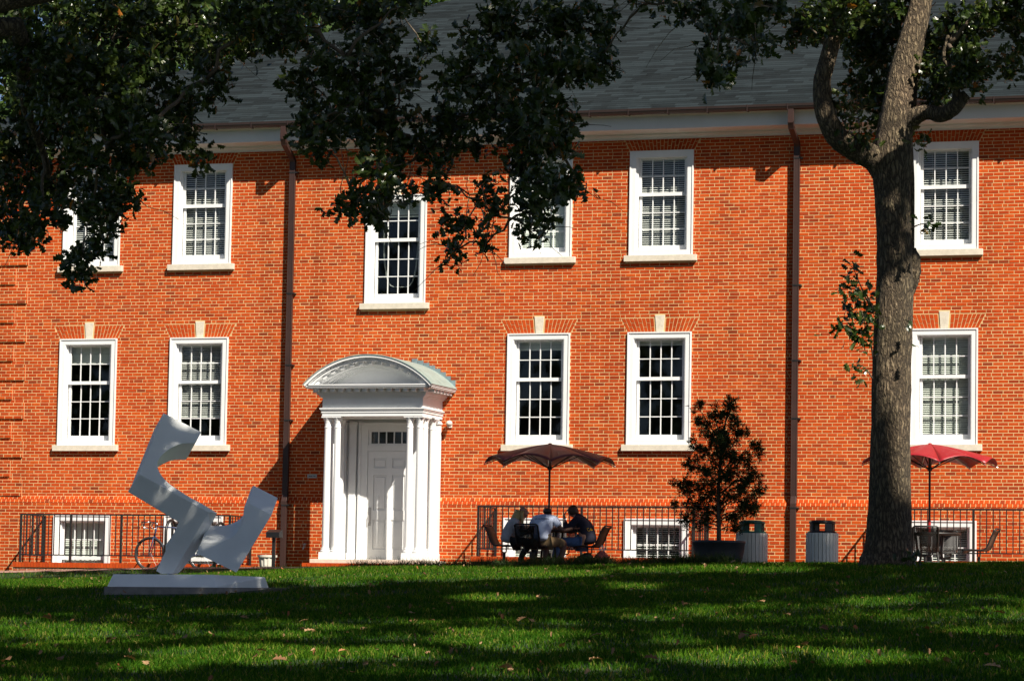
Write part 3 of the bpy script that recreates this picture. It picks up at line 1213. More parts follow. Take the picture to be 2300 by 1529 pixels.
# ---- window wells: kerbs, floor
for a, b, zt in WELLS:
    m = MB()
    m.box(a, b, WELL_Y-0.2, WELL_Y, -1.3, zt-0.11)
    m.box(a, a+0.2, WELL_Y, -0.055, -1.3, zt-0.11)
    m.box(b-0.2, b, WELL_Y, -0.055, -1.3, zt-0.11)
    m.box(a+0.2, b-0.2, WELL_Y, -0.055, -1.3, -1.1)
    o = m.build('well_kerb', 'brick_far', bld)
    m = MB()
    n = int((b-a)/0.069)
    for i in range(n):
        x = a+(b-a)*i/n
        m.box(x, x+0.060, WELL_Y-0.225, WELL_Y+0.0, zt-0.10+random.uniform(-0.003, 0), zt)
    for xx in (a, b-0.2):
        for i in range(14):
            y = WELL_Y+0.01+i*0.069
            m.box(xx-0.02, xx+0.2, y, y+0.06, zt-0.10, zt)
    tag(m.build('coping_bricks', 'rubbed_brick', o), kind='stuff')
    m = MB()
    m.box(a-0.015, b+0.015, WELL_Y-0.215, WELL_Y-0.01, zt-0.108, zt-0.008)
    m.build('coping_mortar', 'mortar', o)


# ------------------------------------------------------------------ railings
def railing(x0, x1, zt, ztop, label, ends=(True, True)):
    r = empty('iron_railing', (x0, -1.2, zt), label, 'railing', 'iron railings round the basement window wells')
    H = ztop-zt
    Lx = x1-x0
    dep = 1.13

    def part(name, bx):
        m = MB()
        m.box(*bx)
        return m.build(name, 'black_iron', r)
    part('top_rail', (-0.02, Lx+0.02, -0.02, 0.02, H-0.022, H+0.008))
    part('bottom_rail', (0, Lx, -0.012, 0.012, 0.146, 0.17))
    n = int(round(Lx/0.128))
    posts = {0, n, n//2} | ({n//4, 3*n//4} if Lx > 4.6 else set())
    bal = MB()
    bal.box(-0.009, 0.009, -0.009, 0.009, 0.17, H-0.022)
    me = shared(('baluster', H), lambda: (bal, 'black_iron'))
    pm_ = MB()
    pm_.box(-0.021, 0.021, -0.021, 0.021, 0, H-0.022)
    mp_ = shared(('post', H), lambda: (pm_, 'black_iron'))
    for i in range(n+1):
        x = Lx*i/n
        put('post' if i in posts else 'baluster', mp_ if i in posts else me, r, (x, 0, 0))
    for e, x in zip(ends, (0, Lx)):
        if not e:
            continue
        part('top_rail', (x-0.018, x+0.018, 0.022, dep, H-0.020, H+0.006))
        part('bottom_rail', (x-0.01, x+0.01, 0.022, dep, 0.148, 0.168))
        for j in range(1, 9):
            put('post' if j == 8 else 'baluster', mp_ if j == 8 else me, r, (x, dep*j/8-0.02*(j == 8), 0))


railing(-9.03, -4.28, -0.07, 0.94, 'black iron railing behind the bicycle and the grey sculpture')
railing(1.11, 5.56, 0.15, 1.16, 'black iron railing behind the three seated people')
railing(9.06, 13.1, 0.15, 1.15, 'black iron railing at the right behind the bright red umbrella')

# ------------------------------------------------------------------ sculpture
SY = -26.0
sc_base = at(430, 1318, SY)
SD = float((sc_base-CAM) @ FW)                   # distance along the view
PPM = F/SD


def sp(u, v, w=0.0):
    """photograph pixel, w metres towards the viewer from the sculpture's plane"""
    d = SD-w
    return CAM + (FW + RT*(u-IW/2)/F - UP*(v-IH/2)/F)*d


def zs_(x, y):
    return 230+x/3.555, 900+y/3.555


scu = empty('abstract_sculpture', sc_base, 'tilted grey metal abstract sculpture of curved cut-out blocks on a low base', 'sculpture')
inv = -np.array(sc_base)


def vloc(p):
    return np.asarray(p)+inv


def plane_w(pts2, anchors):
    """depth over a plane through three (px, py, w) anchors"""
    A = np.array([[a[0], a[1], 1] for a in anchors])
    k = np.linalg.solve(A, np.array([a[2] for a in anchors]))
    return [k[0]*x+k[1]*y+k[2] for x, y in pts2]


def slab(name, pts, anchors, ext):
    """pts in enlarged-crop pixels, extruded by ext = (du, dv, dw) in photo pixels / metres"""
    uv = [zs_(*q) for q in pts]
    an = [(*zs_(a[0], a[1]), a[2]) for a in anchors]
    ws = plane_w(uv, an)
    front = [vloc(sp(u, v, w)) for (u, v), w in zip(uv, ws)]
    back = [vloc(sp(u+ext[0], v+ext[1], w+ext[2])) for (u, v), w in zip(uv, ws)]
    m = MB()
    n = len(front)
    m.v = [tuple(q) for q in front]+[tuple(q) for q in back]
    m.f = [tuple(reversed(range(n))), tuple(range(n, 2*n))]+[(i, (i+1) % n, n+(i+1) % n, n+i) for i in range(n)]
    return m.build(name, 'aluminium', scu, bevel=0.006)


def smooth_arc(pts, n=4):
    """Catmull-Rom through pts"""
    P = [np.array(q, float) for q in pts]
    P = [2*P[0]-P[1]]+P+[2*P[-1]-P[-2]]
    out = []
    for i in range(1, len(P)-2):
        for t in np.linspace(0, 1, n, endpoint=False):
            a, b, c, d = P[i-1], P[i], P[i+1], P[i+2]
            out.append(tuple(0.5*((2*b)+(-a+c)*t+(2*a-5*b+4*c-d)*t*t+(-a+3*b-3*c+d)*t**3)))
    out.append(tuple(P[-2]))
    return out


cut = smooth_arc([(742, 338), (640, 342), (560, 372), (490, 420), (448, 475), (441, 525), (470, 590), (530, 655), (600, 705), (690, 762), (800, 822), (917, 893)])
slab('upper_form', [(488, 95), (790, 248)]+cut+[(845, 890), (290, 585)],
     [(290, 585, 0.30), (845, 890, 0.25), (488, 95, -0.02)], (-21, 37, -0.50))
legc = smooth_arc([(917, 895), (880, 968), (835, 1045), (795, 1125), (745, 1210), (690, 1280), (640, 1342), (605, 1377)])
slab('leg', [(292, 588), (845, 893), (565, 1377), (470, 1379), (430, 1356), (612, 968), (203, 724)],
     [(292, 588, 0.297), (845, 893, 0.247), (470, 1379, 0.06)], (0, 0, -0.05))
slab('leg_flank', [(846, 893)]+legc+[(566, 1377)], [(846, 893, 0.245), (566, 1377, 0.055), (917, 895, -0.12)], (-14, 2, -0.08))
slab('leg_rear', [(640, 968), (840, 900), (600, 1372), (500, 1370), (505, 1150), (575, 1050)], [(640, 968, 0.06), (600, 1372, -0.02), (840, 900, 0.06)], (2, -2, -0.25))
uarc = smooth_arc([(1155, 808), (1132, 850), (1126, 905), (1120, 955), (1098, 1010), (1045, 1078), (965, 1118), (880, 1131), (790, 1125)])
slab('side_form', [(1352, 908)]+uarc+[(750, 1216), (1070, 1370)],
     [(1352, 908, 0.30), (790, 1125, 0.12), (1070, 1370, 0.36)], (14, -38, -0.42))
gb = gz(sc_base[0], sc_base[1])
m = MB()
b0 = [zs_(*q) for q in ((35, 1482), (910, 1489), (1330, 1492), (440, 1478))]
b1 = [zs_(*q) for q in ((85, 1381), (890, 1386), (1300, 1405), (480, 1386))]
wb = [0.50, 0.42, -0.55, -0.50]
wt = [0.38, 0.30, -0.45, -0.40]
lowv = [vloc(sp(u, v, w)) for (u, v), w in zip(b0, wb)]
topv = [vloc(sp(u, v, w)) for (u, v), w in zip(b1, wt)]
zt_ = min(q[2] for q in topv[:2])
m.v = [tuple(q) for q in lowv]+[tuple(q) for q in topv]
m.f = [(0, 1, 5, 4), (1, 2, 6, 5), (2, 3, 7, 6), (3, 0, 4, 7), (4, 5, 6, 7), (3, 2, 1, 0)]
m.build('base', 'aluminium', scu, bevel=0.008)
m = MB()
pl = [(q[0]*1.03, q[1]*1.03) for q in lowv]
m.prism([(x, y, lowv[i][2]-0.002) for i, (x, y) in enumerate(pl)], (0, 0, -0.35))
m.build('plinth', 'concrete', scu)

# ------------------------------------------------------------------ outdoor furniture
PY = -4.0


def umbrella(u, label, canvas, pole, y=PY):
    c = at(u, 1277, y)
    g = gz(c[0], y)
    r = empty('patio_umbrella', (c[0], y, g), label, 'umbrella', 'scalloped patio umbrellas')
    top = at(u, 998, y)[2]-g
    R, NP = 1.24, 8

    def zc(rr, f):                                # f 0..1 across a panel
        t = rr/R
        return top - 0.38*t**1.35 + 0.12*math.sin(math.pi*f)**0.9*t**1.6
    a0 = -math.pi/2+0.33
    for k in range(NP):
        m = MB()
        NR, NF = 9, 10
        for i in range(NR+1):
            for j in range(NF+1):
                rr = R*(0.03+0.97*i/NR)
                f = j/NF
                th = a0+2*math.pi*(k+f)/NP
                rim = rr*(1-0.045*math.sin(math.pi*f)*(i/NR))
                m.v.append((rim*math.cos(th), rim*math.sin(th), zc(rr, f)))
        W_ = NF+1
        for i in range(NR):
            for j in range(NF):
                m.f.append((i*W_+j, i*W_+j+1, (i+1)*W_+j+1, (i+1)*W_+j))
        o = m.build('canopy_panel', canvas, r, smooth=True)
        so = o.modifiers.new('thick', 'SOLIDIFY')
        so.thickness = 0.012
        so.offset = -1
        th = a0+2*math.pi*k/NP
        rib = MB()
        pts = [(rr*math.cos(th), rr*math.sin(th), zc(rr, 0)-0.018) for rr in np.linspace(0.04, R+0.01, 8)]
        rib.tube(pts, 0.011, 6)
        rib.build('rib', 'steel_trim', r)
        st = MB()
        st.tube([(0.03*math.cos(th), 0.03*math.sin(th), top-0.45), (0.62*math.cos(th), 0.62*math.sin(th), zc(0.62, 0)-0.03)], 0.009, 6)
        st.build('strut', 'black_iron', r)
    m = MB()
    m.lathe([(0.0, 0.03), (0.03, 0.025), (0.045, 0.0), (0.04, -0.03), (0.0, -0.03)], 12, (0, 0, top))
    m.build('finial', canvas, r, smooth=True)
    m = MB()
    m.tube([(0, 0, 0.0), (0, 0, top-0.02)], 0.021, 10)
    m.lathe([(0.045, top-0.48), (0.045, top-0.42), (0.02, top-0.40)], 10)
    m.build('pole', 'black_iron', r)
    m = MB()
    m.tube([(0, 0, 0.55), (0, 0, 0.97)], 0.027, 10)
    m.build('pole_sleeve', pole, r)
    m = MB()
    m.lathe([(0.0, 0.0), (0.26, 0.0), (0.26, 0.05), (0.06, 0.09), (0.05, 0.3), (0.0, 0.3)], 18)
    m.build('base', 'black_iron', r)
    return c[0], g


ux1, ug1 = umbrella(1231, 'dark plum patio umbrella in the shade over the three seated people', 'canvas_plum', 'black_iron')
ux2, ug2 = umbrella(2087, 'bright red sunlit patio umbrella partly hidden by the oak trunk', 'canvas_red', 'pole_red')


def table(x, y, g, label):
    t = empty('cafe_table', (x, y, g), label, 'table', 'round cafe tables')
    m = MB()
    m.lathe([(0.03, 0.70), (0.54, 0.70), (0.56, 0.715), (0.55, 0.73), (0.03, 0.73)], 28)
    m.build('table_top', 'mesh_black', t)
    m = MB()
    m.lathe([(0.555, 0.695), (0.575, 0.705), (0.578, 0.72), (0.56, 0.735)], 28)
    m.build('rim', 'black_iron', t, smooth=True)
    for k in range(4):
        a = math.pi/4+k*math.pi/2
        m = MB()
        c, s = math.cos(a), math.sin(a)
        m.tube([(0.30*c, 0.30*s, 0.70), (0.26*c, 0.26*s, 0.4), (0.34*c, 0.34*s, 0.0)], 0.022, 8)
        m.build('leg', 'black_iron', t)
    m = MB()
    m.tube([(0.3*math.cos(a), 0.3*math.sin(a), 0.2) for a in np.linspace(0, 2*math.pi, 17)], 0.012, 6)
    m.build('stretcher', 'black_iron', t)


table(ux1, PY, ug1, 'black round table under the plum umbrella with people round it')
table(ux2, PY, ug2, 'black round table under the red umbrella with a paper cup')


def chair(x, y, rz, label, sling):
    """sling chair on a pedestal; it faces local -y before rotation"""
    t = empty('pedestal_chair', (x, y, gz(x, y)), label, 'chair', 'sling chairs at the cafe tables', rz)
    prof = [(0.36, 0.79), (0.335, 0.77), (0.28, 0.66), (0.235, 0.54), (0.19, 0.455), (0.12, 0.425), (0.0, 0.425), (-0.12, 0.43), (-0.2, 0.42), (-0.235, 0.38)]
    w = 0.225
    m = MB()
    for i, (yy, zz) in enumerate(prof):
        for xx in (-w, 0, w):
            m.v.append((xx, yy, zz-(0.012 if xx == 0 else 0)))
    for i in range(len(prof)-1):
        for j in range(2):
            a = i*3+j
            m.f.append((a, a+1, a+4, a+3))
    o = m.build('sling', sling, t, smooth=True)
    so = o.modifiers.new('thick', 'SOLIDIFY')
    so.thickness = 0.012
    for sx in (-1, 1):
        m = MB()
        m.tube([(sx*w, a, b) for a, b in prof], 0.016, 8)
        m.build('side_frame', 'black_iron', t, smooth=True)
    m = MB()
    m.tube([(-w, 0.36, 0.79), (-w+0.03, 0.372, 0.815), (w-0.03, 0.372, 0.815), (w, 0.36, 0.79)], 0.016, 8)
    m.build('top_bar', 'black_iron', t, smooth=True)
    m = MB()
    m.tube([(-0.13, 0.02, 0.42), (-0.13, 0.02, 0.33), (-0.10, 0.02, 0.30), (0.10, 0.02, 0.30), (0.13, 0.02, 0.33), (0.13, 0.02, 0.42)], 0.013, 8)
    m.build('bracket', 'black_iron', t)
    m = MB()
    m.tube([(0, 0.02, 0.0), (0, 0.02, 0.30)], 0.03, 10)
    m.lathe([(0.0, 0.0), (0.15, 0.0), (0.15, 0.012), (0.03, 0.03)], 14, (0, 0.02, 0))
    m.build('pedestal', 'black_iron', t)


def cx_(u, y):
    return float(at(u, 1270, y)[0])


chair(cx_(1134, -4.05), -4.05, math.pi/2, 'brown sling chair under the blond person in grey', 'sling_brown')
chair(cx_(1193, -5.0), -5.0, math.pi, 'black mesh chair with its back turned, nearest the plum umbrella table', 'net_black')
chair(cx_(1322, -3.95), -3.95, -math.pi/2, 'brown sling chair behind the person in the navy hoodie', 'sling_brown')
chair(cx_(1262, -3.1), -3.1, 0.15, 'black chair on the far side of the occupied table', 'net_black')
chair(cx_(2196, -4.0), -4.0, -math.pi/2, 'empty brown sling chair facing left at the far right table', 'sling_brown')
chair(cx_(2078, -4.9), -4.9, math.pi+0.2, 'empty black chair beside the oak trunk at the red umbrella table', 'net_black')
chair(cx_(2120, -3.1), -3.1, 0.1, 'empty black chair behind the paper cup on the far side of the right table', 'net_black')

m = MB()
cp = at(2098, 1200, -4.25)
m.lathe([(0.0, 0), (0.033, 0), (0.042, 0.105), (0.044, 0.112), (0.0, 0.112)], 14)
tag(m.build('paper_cup', 'paper_white', None, (cp[0], -4.25, ug2+0.735), smooth=True), 'white paper cup standing on the right hand cafe table', 'cup')

# ------------------------------------------------------------------ bins, planter, sign, urn


def bin_(u, y, label, lid):
    c = at(u, 1262, y)
    g = gz(c[0], y)-0.02
    t = empty('litter_bin', (c[0], y, g), label, 'bin', 'slatted litter bins')
    htop = at(u, 1197, y)[2]-g
    R = 0.275
    n = 26

    def sl_():
        m = MB()
        w = math.pi*R/n*0.86
        m.box(-w, w, -0.012, 0.012, 0.03, htop)
        return m, 'grey_slat'
    me = shared(('slat', round(htop, 3)), sl_)
    for k in range(n):
        a = 2*math.pi*k/n
        put('slat', me, t, (R*math.cos(a), R*math.sin(a), 0), (0, 0, a+math.pi/2))
    m = MB()
    m.lathe([(R-0.02, 0.02), (R-0.02, htop-0.01), (R-0.06, htop-0.02)], 26)
    m.build('liner', 'black_plastic', t)
    m = MB()
    m.lathe([(R-0.02, htop-0.02), (R-0.005, htop), (R-0.02, htop+0.03), (R-0.05, htop+0.035), (R-0.06, htop-0.02)], 26)
    m.build('collar', lid, t, smooth=True)
    h = 0.20
    rl = R-0.045
    m = MB()
    m.lathe([(0.0, htop+h+0.035), (rl-0.07, htop+h+0.03), (rl, htop+h+0.012), (rl+0.008, htop+h-0.01), (rl, htop+h-0.03), (0.0, htop+h-0.03)], 26)
    m.build('lid', lid, t, smooth=True)
    for k in range(4):
        a = math.radians(25)+k*math.pi/2
        m = MB()
        m.lathe([(rl-0.012, htop+0.02), (rl-0.012, htop+h), (rl, htop+h), (rl, htop+0.02), (rl-0.012, htop+0.02)], 5, (0, 0, 0), a, a+math.radians(38))
        m.build('lid_post', lid, t)


bin_(1688, -6.0, 'slatted grey litter bin with dark green lid behind the planter', 'green_plastic')
bin_(1846, -6.3, 'slatted grey litter bin with black lid left of the oak trunk', 'black_plastic')

c = at(1614, 1262, -7.0)
PLX, PLG = c[0], gz(c[0], -7.0)-0.03
ptop = at(1614, 1214, -7.0)[2]-PLG
pl_ = empty('planter_bowl', (PLX, -7.0, PLG), 'large dark grey round planter bowl holding the small conifer', 'planter')
m = MB()
m.lathe([(0.0, 0.0), (0.30, 0.0), (0.38, 0.12), (0.44, ptop*0.6), (0.465, ptop-0.05), (0.475, ptop-0.045), (0.475, ptop), (0.44, ptop), (0.43, ptop-0.05), (0.0, ptop-0.06)], 32)
m.build('bowl', 'planter_grey', pl_, smooth=True)
m = MB()
m.lathe([(0.0, ptop-0.03), (0.25, ptop-0.035), (0.44, ptop-0.05)], 20)
m.build('soil', 'soil', pl_)

c = at(614, 1275, -2.0)
sg = gz(c[0], -2.0)
s_ = empty('sign_post', (c[0], -2.0, sg), 'black sign box on a short post beside the left downspout', 'sign')
zt_ = at(614, 1188, -2.0)[2]-sg
m = MB()
m.box(-0.03, 0.03, -0.03, 0.03, -0.05, zt_-0.1)
m.build('post', 'black_iron', s_)
m = MB()
m.prism([(-0.14, -0.10, zt_-0.17), (-0.14, -0.10, zt_-0.06), (-0.14, 0.08, zt_), (-0.14, 0.10, zt_-0.17)], (0.29, 0, 0))
m.build('sign_box', 'black_plastic', s_, bevel=0.006)

c = at(600, 1275, -1.2)
ug = gz(c[0], -1.2)-0.03
u_ = empty('garden_urn', (c[0], -1.2, ug), 'pale ribbed garden urn standing behind the black sign post', 'planter')
hh = at(600, 1246, -1.2)[2]-ug
m = MB()
for k in range(40):
    pass
prof = [(0.0, 0.0), (0.13, 0.0), (0.175, hh-0.05)]
n = 48
for r0, z in prof:
    for k in range(n):
        a = 2*math.pi*k/n
        rr = r0*(1+0.035*(1 if k % 4 < 2 else -1)*(r0 > 0))
        m.v.append((rr*math.cos(a), rr*math.sin(a), z))
for i in range(len(prof)-1):
    for k in range(n):
        m.f.append((i*n+k, i*n+(k+1) % n, (i+1)*n+(k+1) % n, (i+1)*n+k))
m.build('ribbed_body', 'urn_white', u_)
m = MB()
m.lathe([(0.17, hh-0.05), (0.20, hh-0.045), (0.205, hh), (0.17, hh), (0.16, hh-0.05), (0.0, hh-0.05)], 28)
m.build('rim', 'urn_white', u_)

# small fittings on the wall
c = at(701, 1069, -0.01)
t = empty('wall_plaque', (c[0], -0.002, c[2]), 'small grey wall plaque with dark lettering left of the porch', 'plaque')
m = MB()
m.box(-0.108, 0.108, -0.018, 0.0, -0.04, 0.04)
m.build('plate', 'plaque', t, bevel=0.012)
m = MB()
for a, b in ((-0.072, -0.043), (-0.035, 0.012), (0.03, 0.078)):
    k = a
    while k < b:
        m.box(k, k+0.006, -0.0195, -0.0182, -0.009, 0.009)
        k += 0.0085
    m.box(a, b, -0.0193, -0.0183, -0.002, 0.003)
tag(m.build('lettering', 'print_ink', t), kind='stuff')
c = at(685, 1228, -0.07)
m = MB()
t = empty('hose_tap', (c[0], -0.06, c[2]), 'small metal hose tap low on the wall left of the porch', 'tap')
m.lathe([(0.0, 0.0), (0.035, 0.0), (0.03, 0.02), (0.0, 0.03)], 12, (0, -0.02, 0.05))
m.tube([(0, 0, 0.0), (0, -0.09, 0.0), (0, -0.12, -0.05)], 0.018, 8)
m.build('spout', 'plaque', t)
m = MB()
m.tube([(-0.03, -0.06, 0.05), (0.03, -0.06, 0.05)], 0.012, 6)
m.tube([(0, -0.06, 0.0), (0, -0.06, 0.05)], 0.008, 6)
m.build('handle', 'plaque', t)
c = at(1006, 953, -0.15)
t = empty('security_light', (c[0], -0.002, c[2]), 'small white security light on the brick right of the porch', 'light')
m = MB()
m.box(-0.045, 0.045, -0.03, 0, -0.06, 0.06)
m.build('back_plate', 'urn_white', t, bevel=0.008)
m = MB()
m.tube([(0, -0.02, 0.02), (0, -0.10, 0.04)], 0.02, 8)
m.build('arm', 'urn_white', t)
m = MB()
m.tube([(-0.01, -0.06, 0.05), (0.035, -0.17, 0.02), (0.045, -0.19, 0.015)], [0.035, 0.062, 0.065], 14)
m.build('lamp_head', 'urn_white', t, smooth=True)

# ------------------------------------------------------------------ bicycle and racks
fwx, rwx = at(337, 1240, -2.0)[0], at(457, 1238, -2.0)[0]
byy = -2.0
bg_ = gz(fwx, byy)+0.013
bike = empty('bicycle', (fwx, byy, bg_), 'blue road bicycle with drop handlebars leaning at the railing behind the sculpture', 'bicycle')
WB = rwx-fwx
RW = 0.345


def circ(x, y, z, r, n=40):
    return [(x+r*math.cos(a), y, z+r*math.sin(a)) for a in np.linspace(0, 2*math.pi, n+1)]


for wx in (0.0, WB):
    m = MB()
    m.tube(circ(wx, 0, RW, RW-0.022), 0.026, 8, cap=False)
    w_ = m.build('tyre', 'rubber', bike, smooth=True)
    m = MB()
    m.tube(circ(wx, 0, RW, RW-0.052), 0.005, 6, cap=False)
    m.build('rim', 'chrome', w_, smooth=True)
    m = MB()
    for k in range(24):
        a = 2*math.pi*k/24
        m.tube([(wx+0.018*math.cos(a+0.8*(-1)**k), 0.02*(-1)**k, RW+0.018*math.sin(a+0.8*(-1)**k)), (wx+(RW-0.04)*math.cos(a), 0, RW+(RW-0.04)*math.sin(a))], 0.0012, 3)
    m.tube([(wx, -0.05, RW), (wx, 0.05, RW)], 0.018, 8)
    tag(m.build('spokes', 'chrome', w_), kind='stuff')
m = MB()
ht, hb = (0.135, 0, 0.90), (0.085, 0, 0.70)
bb = (0.56, 0, 0.28)
stt = (0.68, 0, 0.86)
for a, b, r0 in ((ht, (0.68, 0, 0.87), 0.014), (hb, bb, 0.016), (bb, stt, 0.015), (bb, (WB, -0.05, RW), 0.009), (bb, (WB, 0.05, RW), 0.009),
                 (stt, (WB, -0.05, RW), 0.008), (stt, (WB, 0.05, RW), 0.008), (hb, ht, 0.018)):
    m.tube([a, b], r0, 8)
m.build('frame', 'bike_blue', bike, smooth=True)
m = MB()
for s in (-1, 1):
    m.tube([(0.08, s*0.03, 0.69), (0.06, s*0.05, 0.55), (0.0, s*0.05, RW)], [0.013, 0.012, 0.008], 8)
m.tube([(0.08, -0.04, 0.69), (0.08, 0.04, 0.69)], 0.014, 8)
m.build('fork', 'bike_blue', bike, smooth=True)
m = MB()
m.tube([(0.137, 0, 0.90), (0.145, 0, 0.95), (0.06, 0, 0.985)], 0.013, 8)
for s in (-1, 1):
    m.tube([(0.06, 0, 0.985), (0.06, s*0.19, 0.985), (-0.03, s*0.205, 0.98), (-0.075, s*0.21, 0.93), (-0.06, s*0.21, 0.87), (0.04, s*0.21, 0.855)], 0.012, 8)
m.build('handlebar', 'chrome', bike, smooth=True)
m = MB()
for s in (-1, 1):
    m.tube([(-0.06, s*0.205, 0.985), (-0.10, s*0.205, 0.99), (-0.115, s*0.205, 0.90)], [0.016, 0.016, 0.006], 6)
m.build('brake_lever', 'black_plastic', bike)
m = MB()
m.tube([(0.68, 0, 0.85), (0.70, 0, 0.95)], 0.012, 8)
sa = [(0.56, 0.022, 0.965), (0.64, 0.03, 0.97), (0.74, 0.06, 0.975), (0.83, 0.065, 0.985)]
m.prism([(x, -y, z) for x, y, z in sa]+[(x, y, z) for x, y, z in reversed(sa)], (0, 0, -0.04))
m.build('saddle', 'black_plastic', bike, bevel=0.012)
m = MB()
m.tube(circ(bb[0], -0.05, bb[2], 0.085, 20), 0.007, 5)
m.tube([(bb[0], -0.06, bb[2]), (bb[0]+0.12, -0.075, bb[2]-0.12)], 0.01, 6)
m.tube([(bb[0], 0.06, bb[2]), (bb[0]-0.12, 0.075, bb[2]+0.12)], 0.01, 6)
m.box(bb[0]+0.08, bb[0]+0.17, -0.15, -0.08, bb[2]-0.135, bb[2]-0.115)
m.box(bb[0]-0.17, bb[0]-0.08, 0.08, 0.15, bb[2]+0.115, bb[2]+0.135)
m.build('crankset', 'black_plastic', bike)

for u, v, lb in ((385, 1168, 'black bicycle rack hoop beside the bicycle frame'), (496, 1174, 'black bicycle rack hoop seen through the curve of the sculpture')):
    y = -1.75
    c = at(u, v, y)
    g = gz(c[0], y)
    H = c[2]-g
    m = MB()
    R = 0.26
    m.tube([(0, -R, -0.05), (0, -R, H-R)]+[(0, -R*math.cos(a), H-R+R*math.sin(a)) for a in np.linspace(0.15, math.pi-0.15, 13)]+[(0, R, H-R), (0, R, -0.05)], 0.03, 10)
    for s in (-1, 1):
        m.lathe([(0.0, 0.0), (0.065, 0.0), (0.065, 0.012), (0.03, 0.02)], 12, (0, s*R, 0.0))
    tag(m.build('bike_rack_hoop', 'black_iron', None, (c[0], y, g), smooth=True), lb, 'bike rack', 'bicycle rack hoops')

# ------------------------------------------------------------------ people


def skin(name, chains, mat, parent, sub=2):
    """chains: list of (list of (pos, radius)); a chain may start with an index key of an earlier node: ('ref', key).
    nodes with a third entry are stored under that key"""
    V, R, Ed, keys, roots = [], [], [], {}, []
    for ch in chains:
        prev = None
        for nd in ch:
            if isinstance(nd[0], str):
                prev = keys[nd[1]]
                continue
            V.append(tuple(map(float, nd[0])))
            R.append(nd[1])
            i = len(V)-1
            if len(nd) > 2:
                keys[nd[2]] = i
            if prev is not None:
                Ed.append((prev, i))
            else:
                roots.append(i)
            prev = i
    me = bpy.data.meshes.new(name)
    me.from_pydata(V, Ed, [])
    me.materials.append(MATS[mat])
    o = put(name, me, parent)
    md = o.modifiers.new('skin', 'SKIN')
    md.use_smooth_shade = True
    dat = me.skin_vertices[0].data
    for i, r in enumerate(R):
        rr = r if hasattr(r, '__len__') else (r, r)
        dat[i].radius = rr
        dat[i].use_root = i in roots
    ss = o.modifiers.new('sub', 'SUBSURF')
    ss.levels = sub
    ss.render_levels = sub
    return o


def text_mesh(body, size, mat):
    cu = bpy.data.curves.new('txt', 'FONT')
    cu.body = body
    cu.size = size
    cu.align_x = 'CENTER'
    cu.extrude = 0.001
    ob = bpy.data.objects.new('txt', cu)
    me = bpy.data.meshes.new_from_object(ob)
    bpy.data.objects.remove(ob)
    bpy.data.curves.remove(cu)
    me.materials.clear()
    me.materials.append(MATS[mat])
    return me


class Figure:
    def __init__(s, name, x, y, ang, label):
        s.d = np.array([math.cos(ang), math.sin(ang), 0])
        s.n = np.array([-math.sin(ang), math.cos(ang), 0])
        s.root = empty(name, (x, y, gz(x, y)), label, 'person')

    def p(s, f, l, z):
        return s.d*f+s.n*l+np.array([0, 0, z])

    def hand(s, wrist, fwd, side, curl):
        """palm and five unequal fingers: returns skin chains; fwd, side unit vectors"""
        w, fwd, side = np.asarray(wrist), np.asarray(fwd, float), np.asarray(side, float)
        fwd = fwd/np.linalg.norm(fwd)
        side = side/np.linalg.norm(side)
        dn = np.cross(fwd, side)
        out = [[(w, 0.026), (w+fwd*0.05, (0.036, 0.02)), (w+fwd*0.085, (0.036, 0.018))]]
        for k, (o, L) in enumerate(((-0.028, 0.065), (-0.01, 0.078), (0.009, 0.074), (0.027, 0.058))):
            b = w+fwd*0.075+side*o
            c = b+fwd*L*0.55+dn*L*0.15*curl
            e = c+fwd*L*0.35+dn*L*0.5*curl
            out.append([(b, 0.010), (c, 0.009), (e, 0.007)])
        b = w+fwd*0.02-side*0.03
        out.append([(b, 0.013), (b+fwd*0.03-side*0.025, 0.011), (b+fwd*0.065-side*0.03, 0.008)])
        return out

    def head(s, f, l, z, tilt=0.0):
        """neck base to crown, with nose and ears; centre of skull (f, l, z)"""
        P = s.p
        return [[('ref', 'neck'), (P(f-0.02, l, z-0.10), 0.055), (P(f+0.005, l, z-0.045), (0.068, 0.075), 'jaw'), (P(f-0.005, l, z+0.01), (0.078, 0.092), 'skull'), (P(f-0.015, l, z+0.065), (0.07, 0.08)), (P(f-0.015, l, z+0.10), 0.04)],
                [('ref', 'skull'), (P(f+0.095, l, z-0.015), 0.014), (P(f+0.112, l, z-0.03), 0.010)],
                [('ref', 'jaw'), (P(f+0.075, l, z-0.075), 0.022)]]


# left: blond person in a grey sweater, facing right
px1 = cx_(1143, -4.05)
A = Figure('person', px1, -4.05, 0.12, 'seated person with long blond hair and pale grey sweater facing right')
P = A.p
arm_l = [[('ref', 'chest'), (P(0.17, 0.17, 0.88), 0.05), (P(0.26, 0.20, 0.66), 0.042), (P(0.46, 0.12, 0.76), 0.032)]]
arm_r = [[('ref', 'chest'), (P(0.15, -0.18, 0.86), 0.05), (P(0.22, -0.21, 0.62), 0.042), (P(0.42, -0.12, 0.72), 0.032)]]
legs = []
for sd in (-1, 1):
    legs += [[('ref', 'pelvis'), (P(0.08, sd*0.10, 0.50), 0.09), (P(0.46, sd*0.09, 0.51), 0.066), (P(0.38+0.1*sd, sd*0.09, 0.28), 0.052), (P(0.34+0.12*sd, sd*0.09, 0.09), 0.036), (P(0.44+0.12*sd, sd*0.10, 0.035), (0.04, 0.03))]]
body = [[(P(0, 0, 0.50), (0.13, 0.15), 'pelvis'), (P(0.0, 0, 0.66), (0.11, 0.13)), (P(0.06, 0, 0.82), (0.12, 0.15), 'chest'), (P(0.17, 0, 0.96), 0.055, 'neck')]]
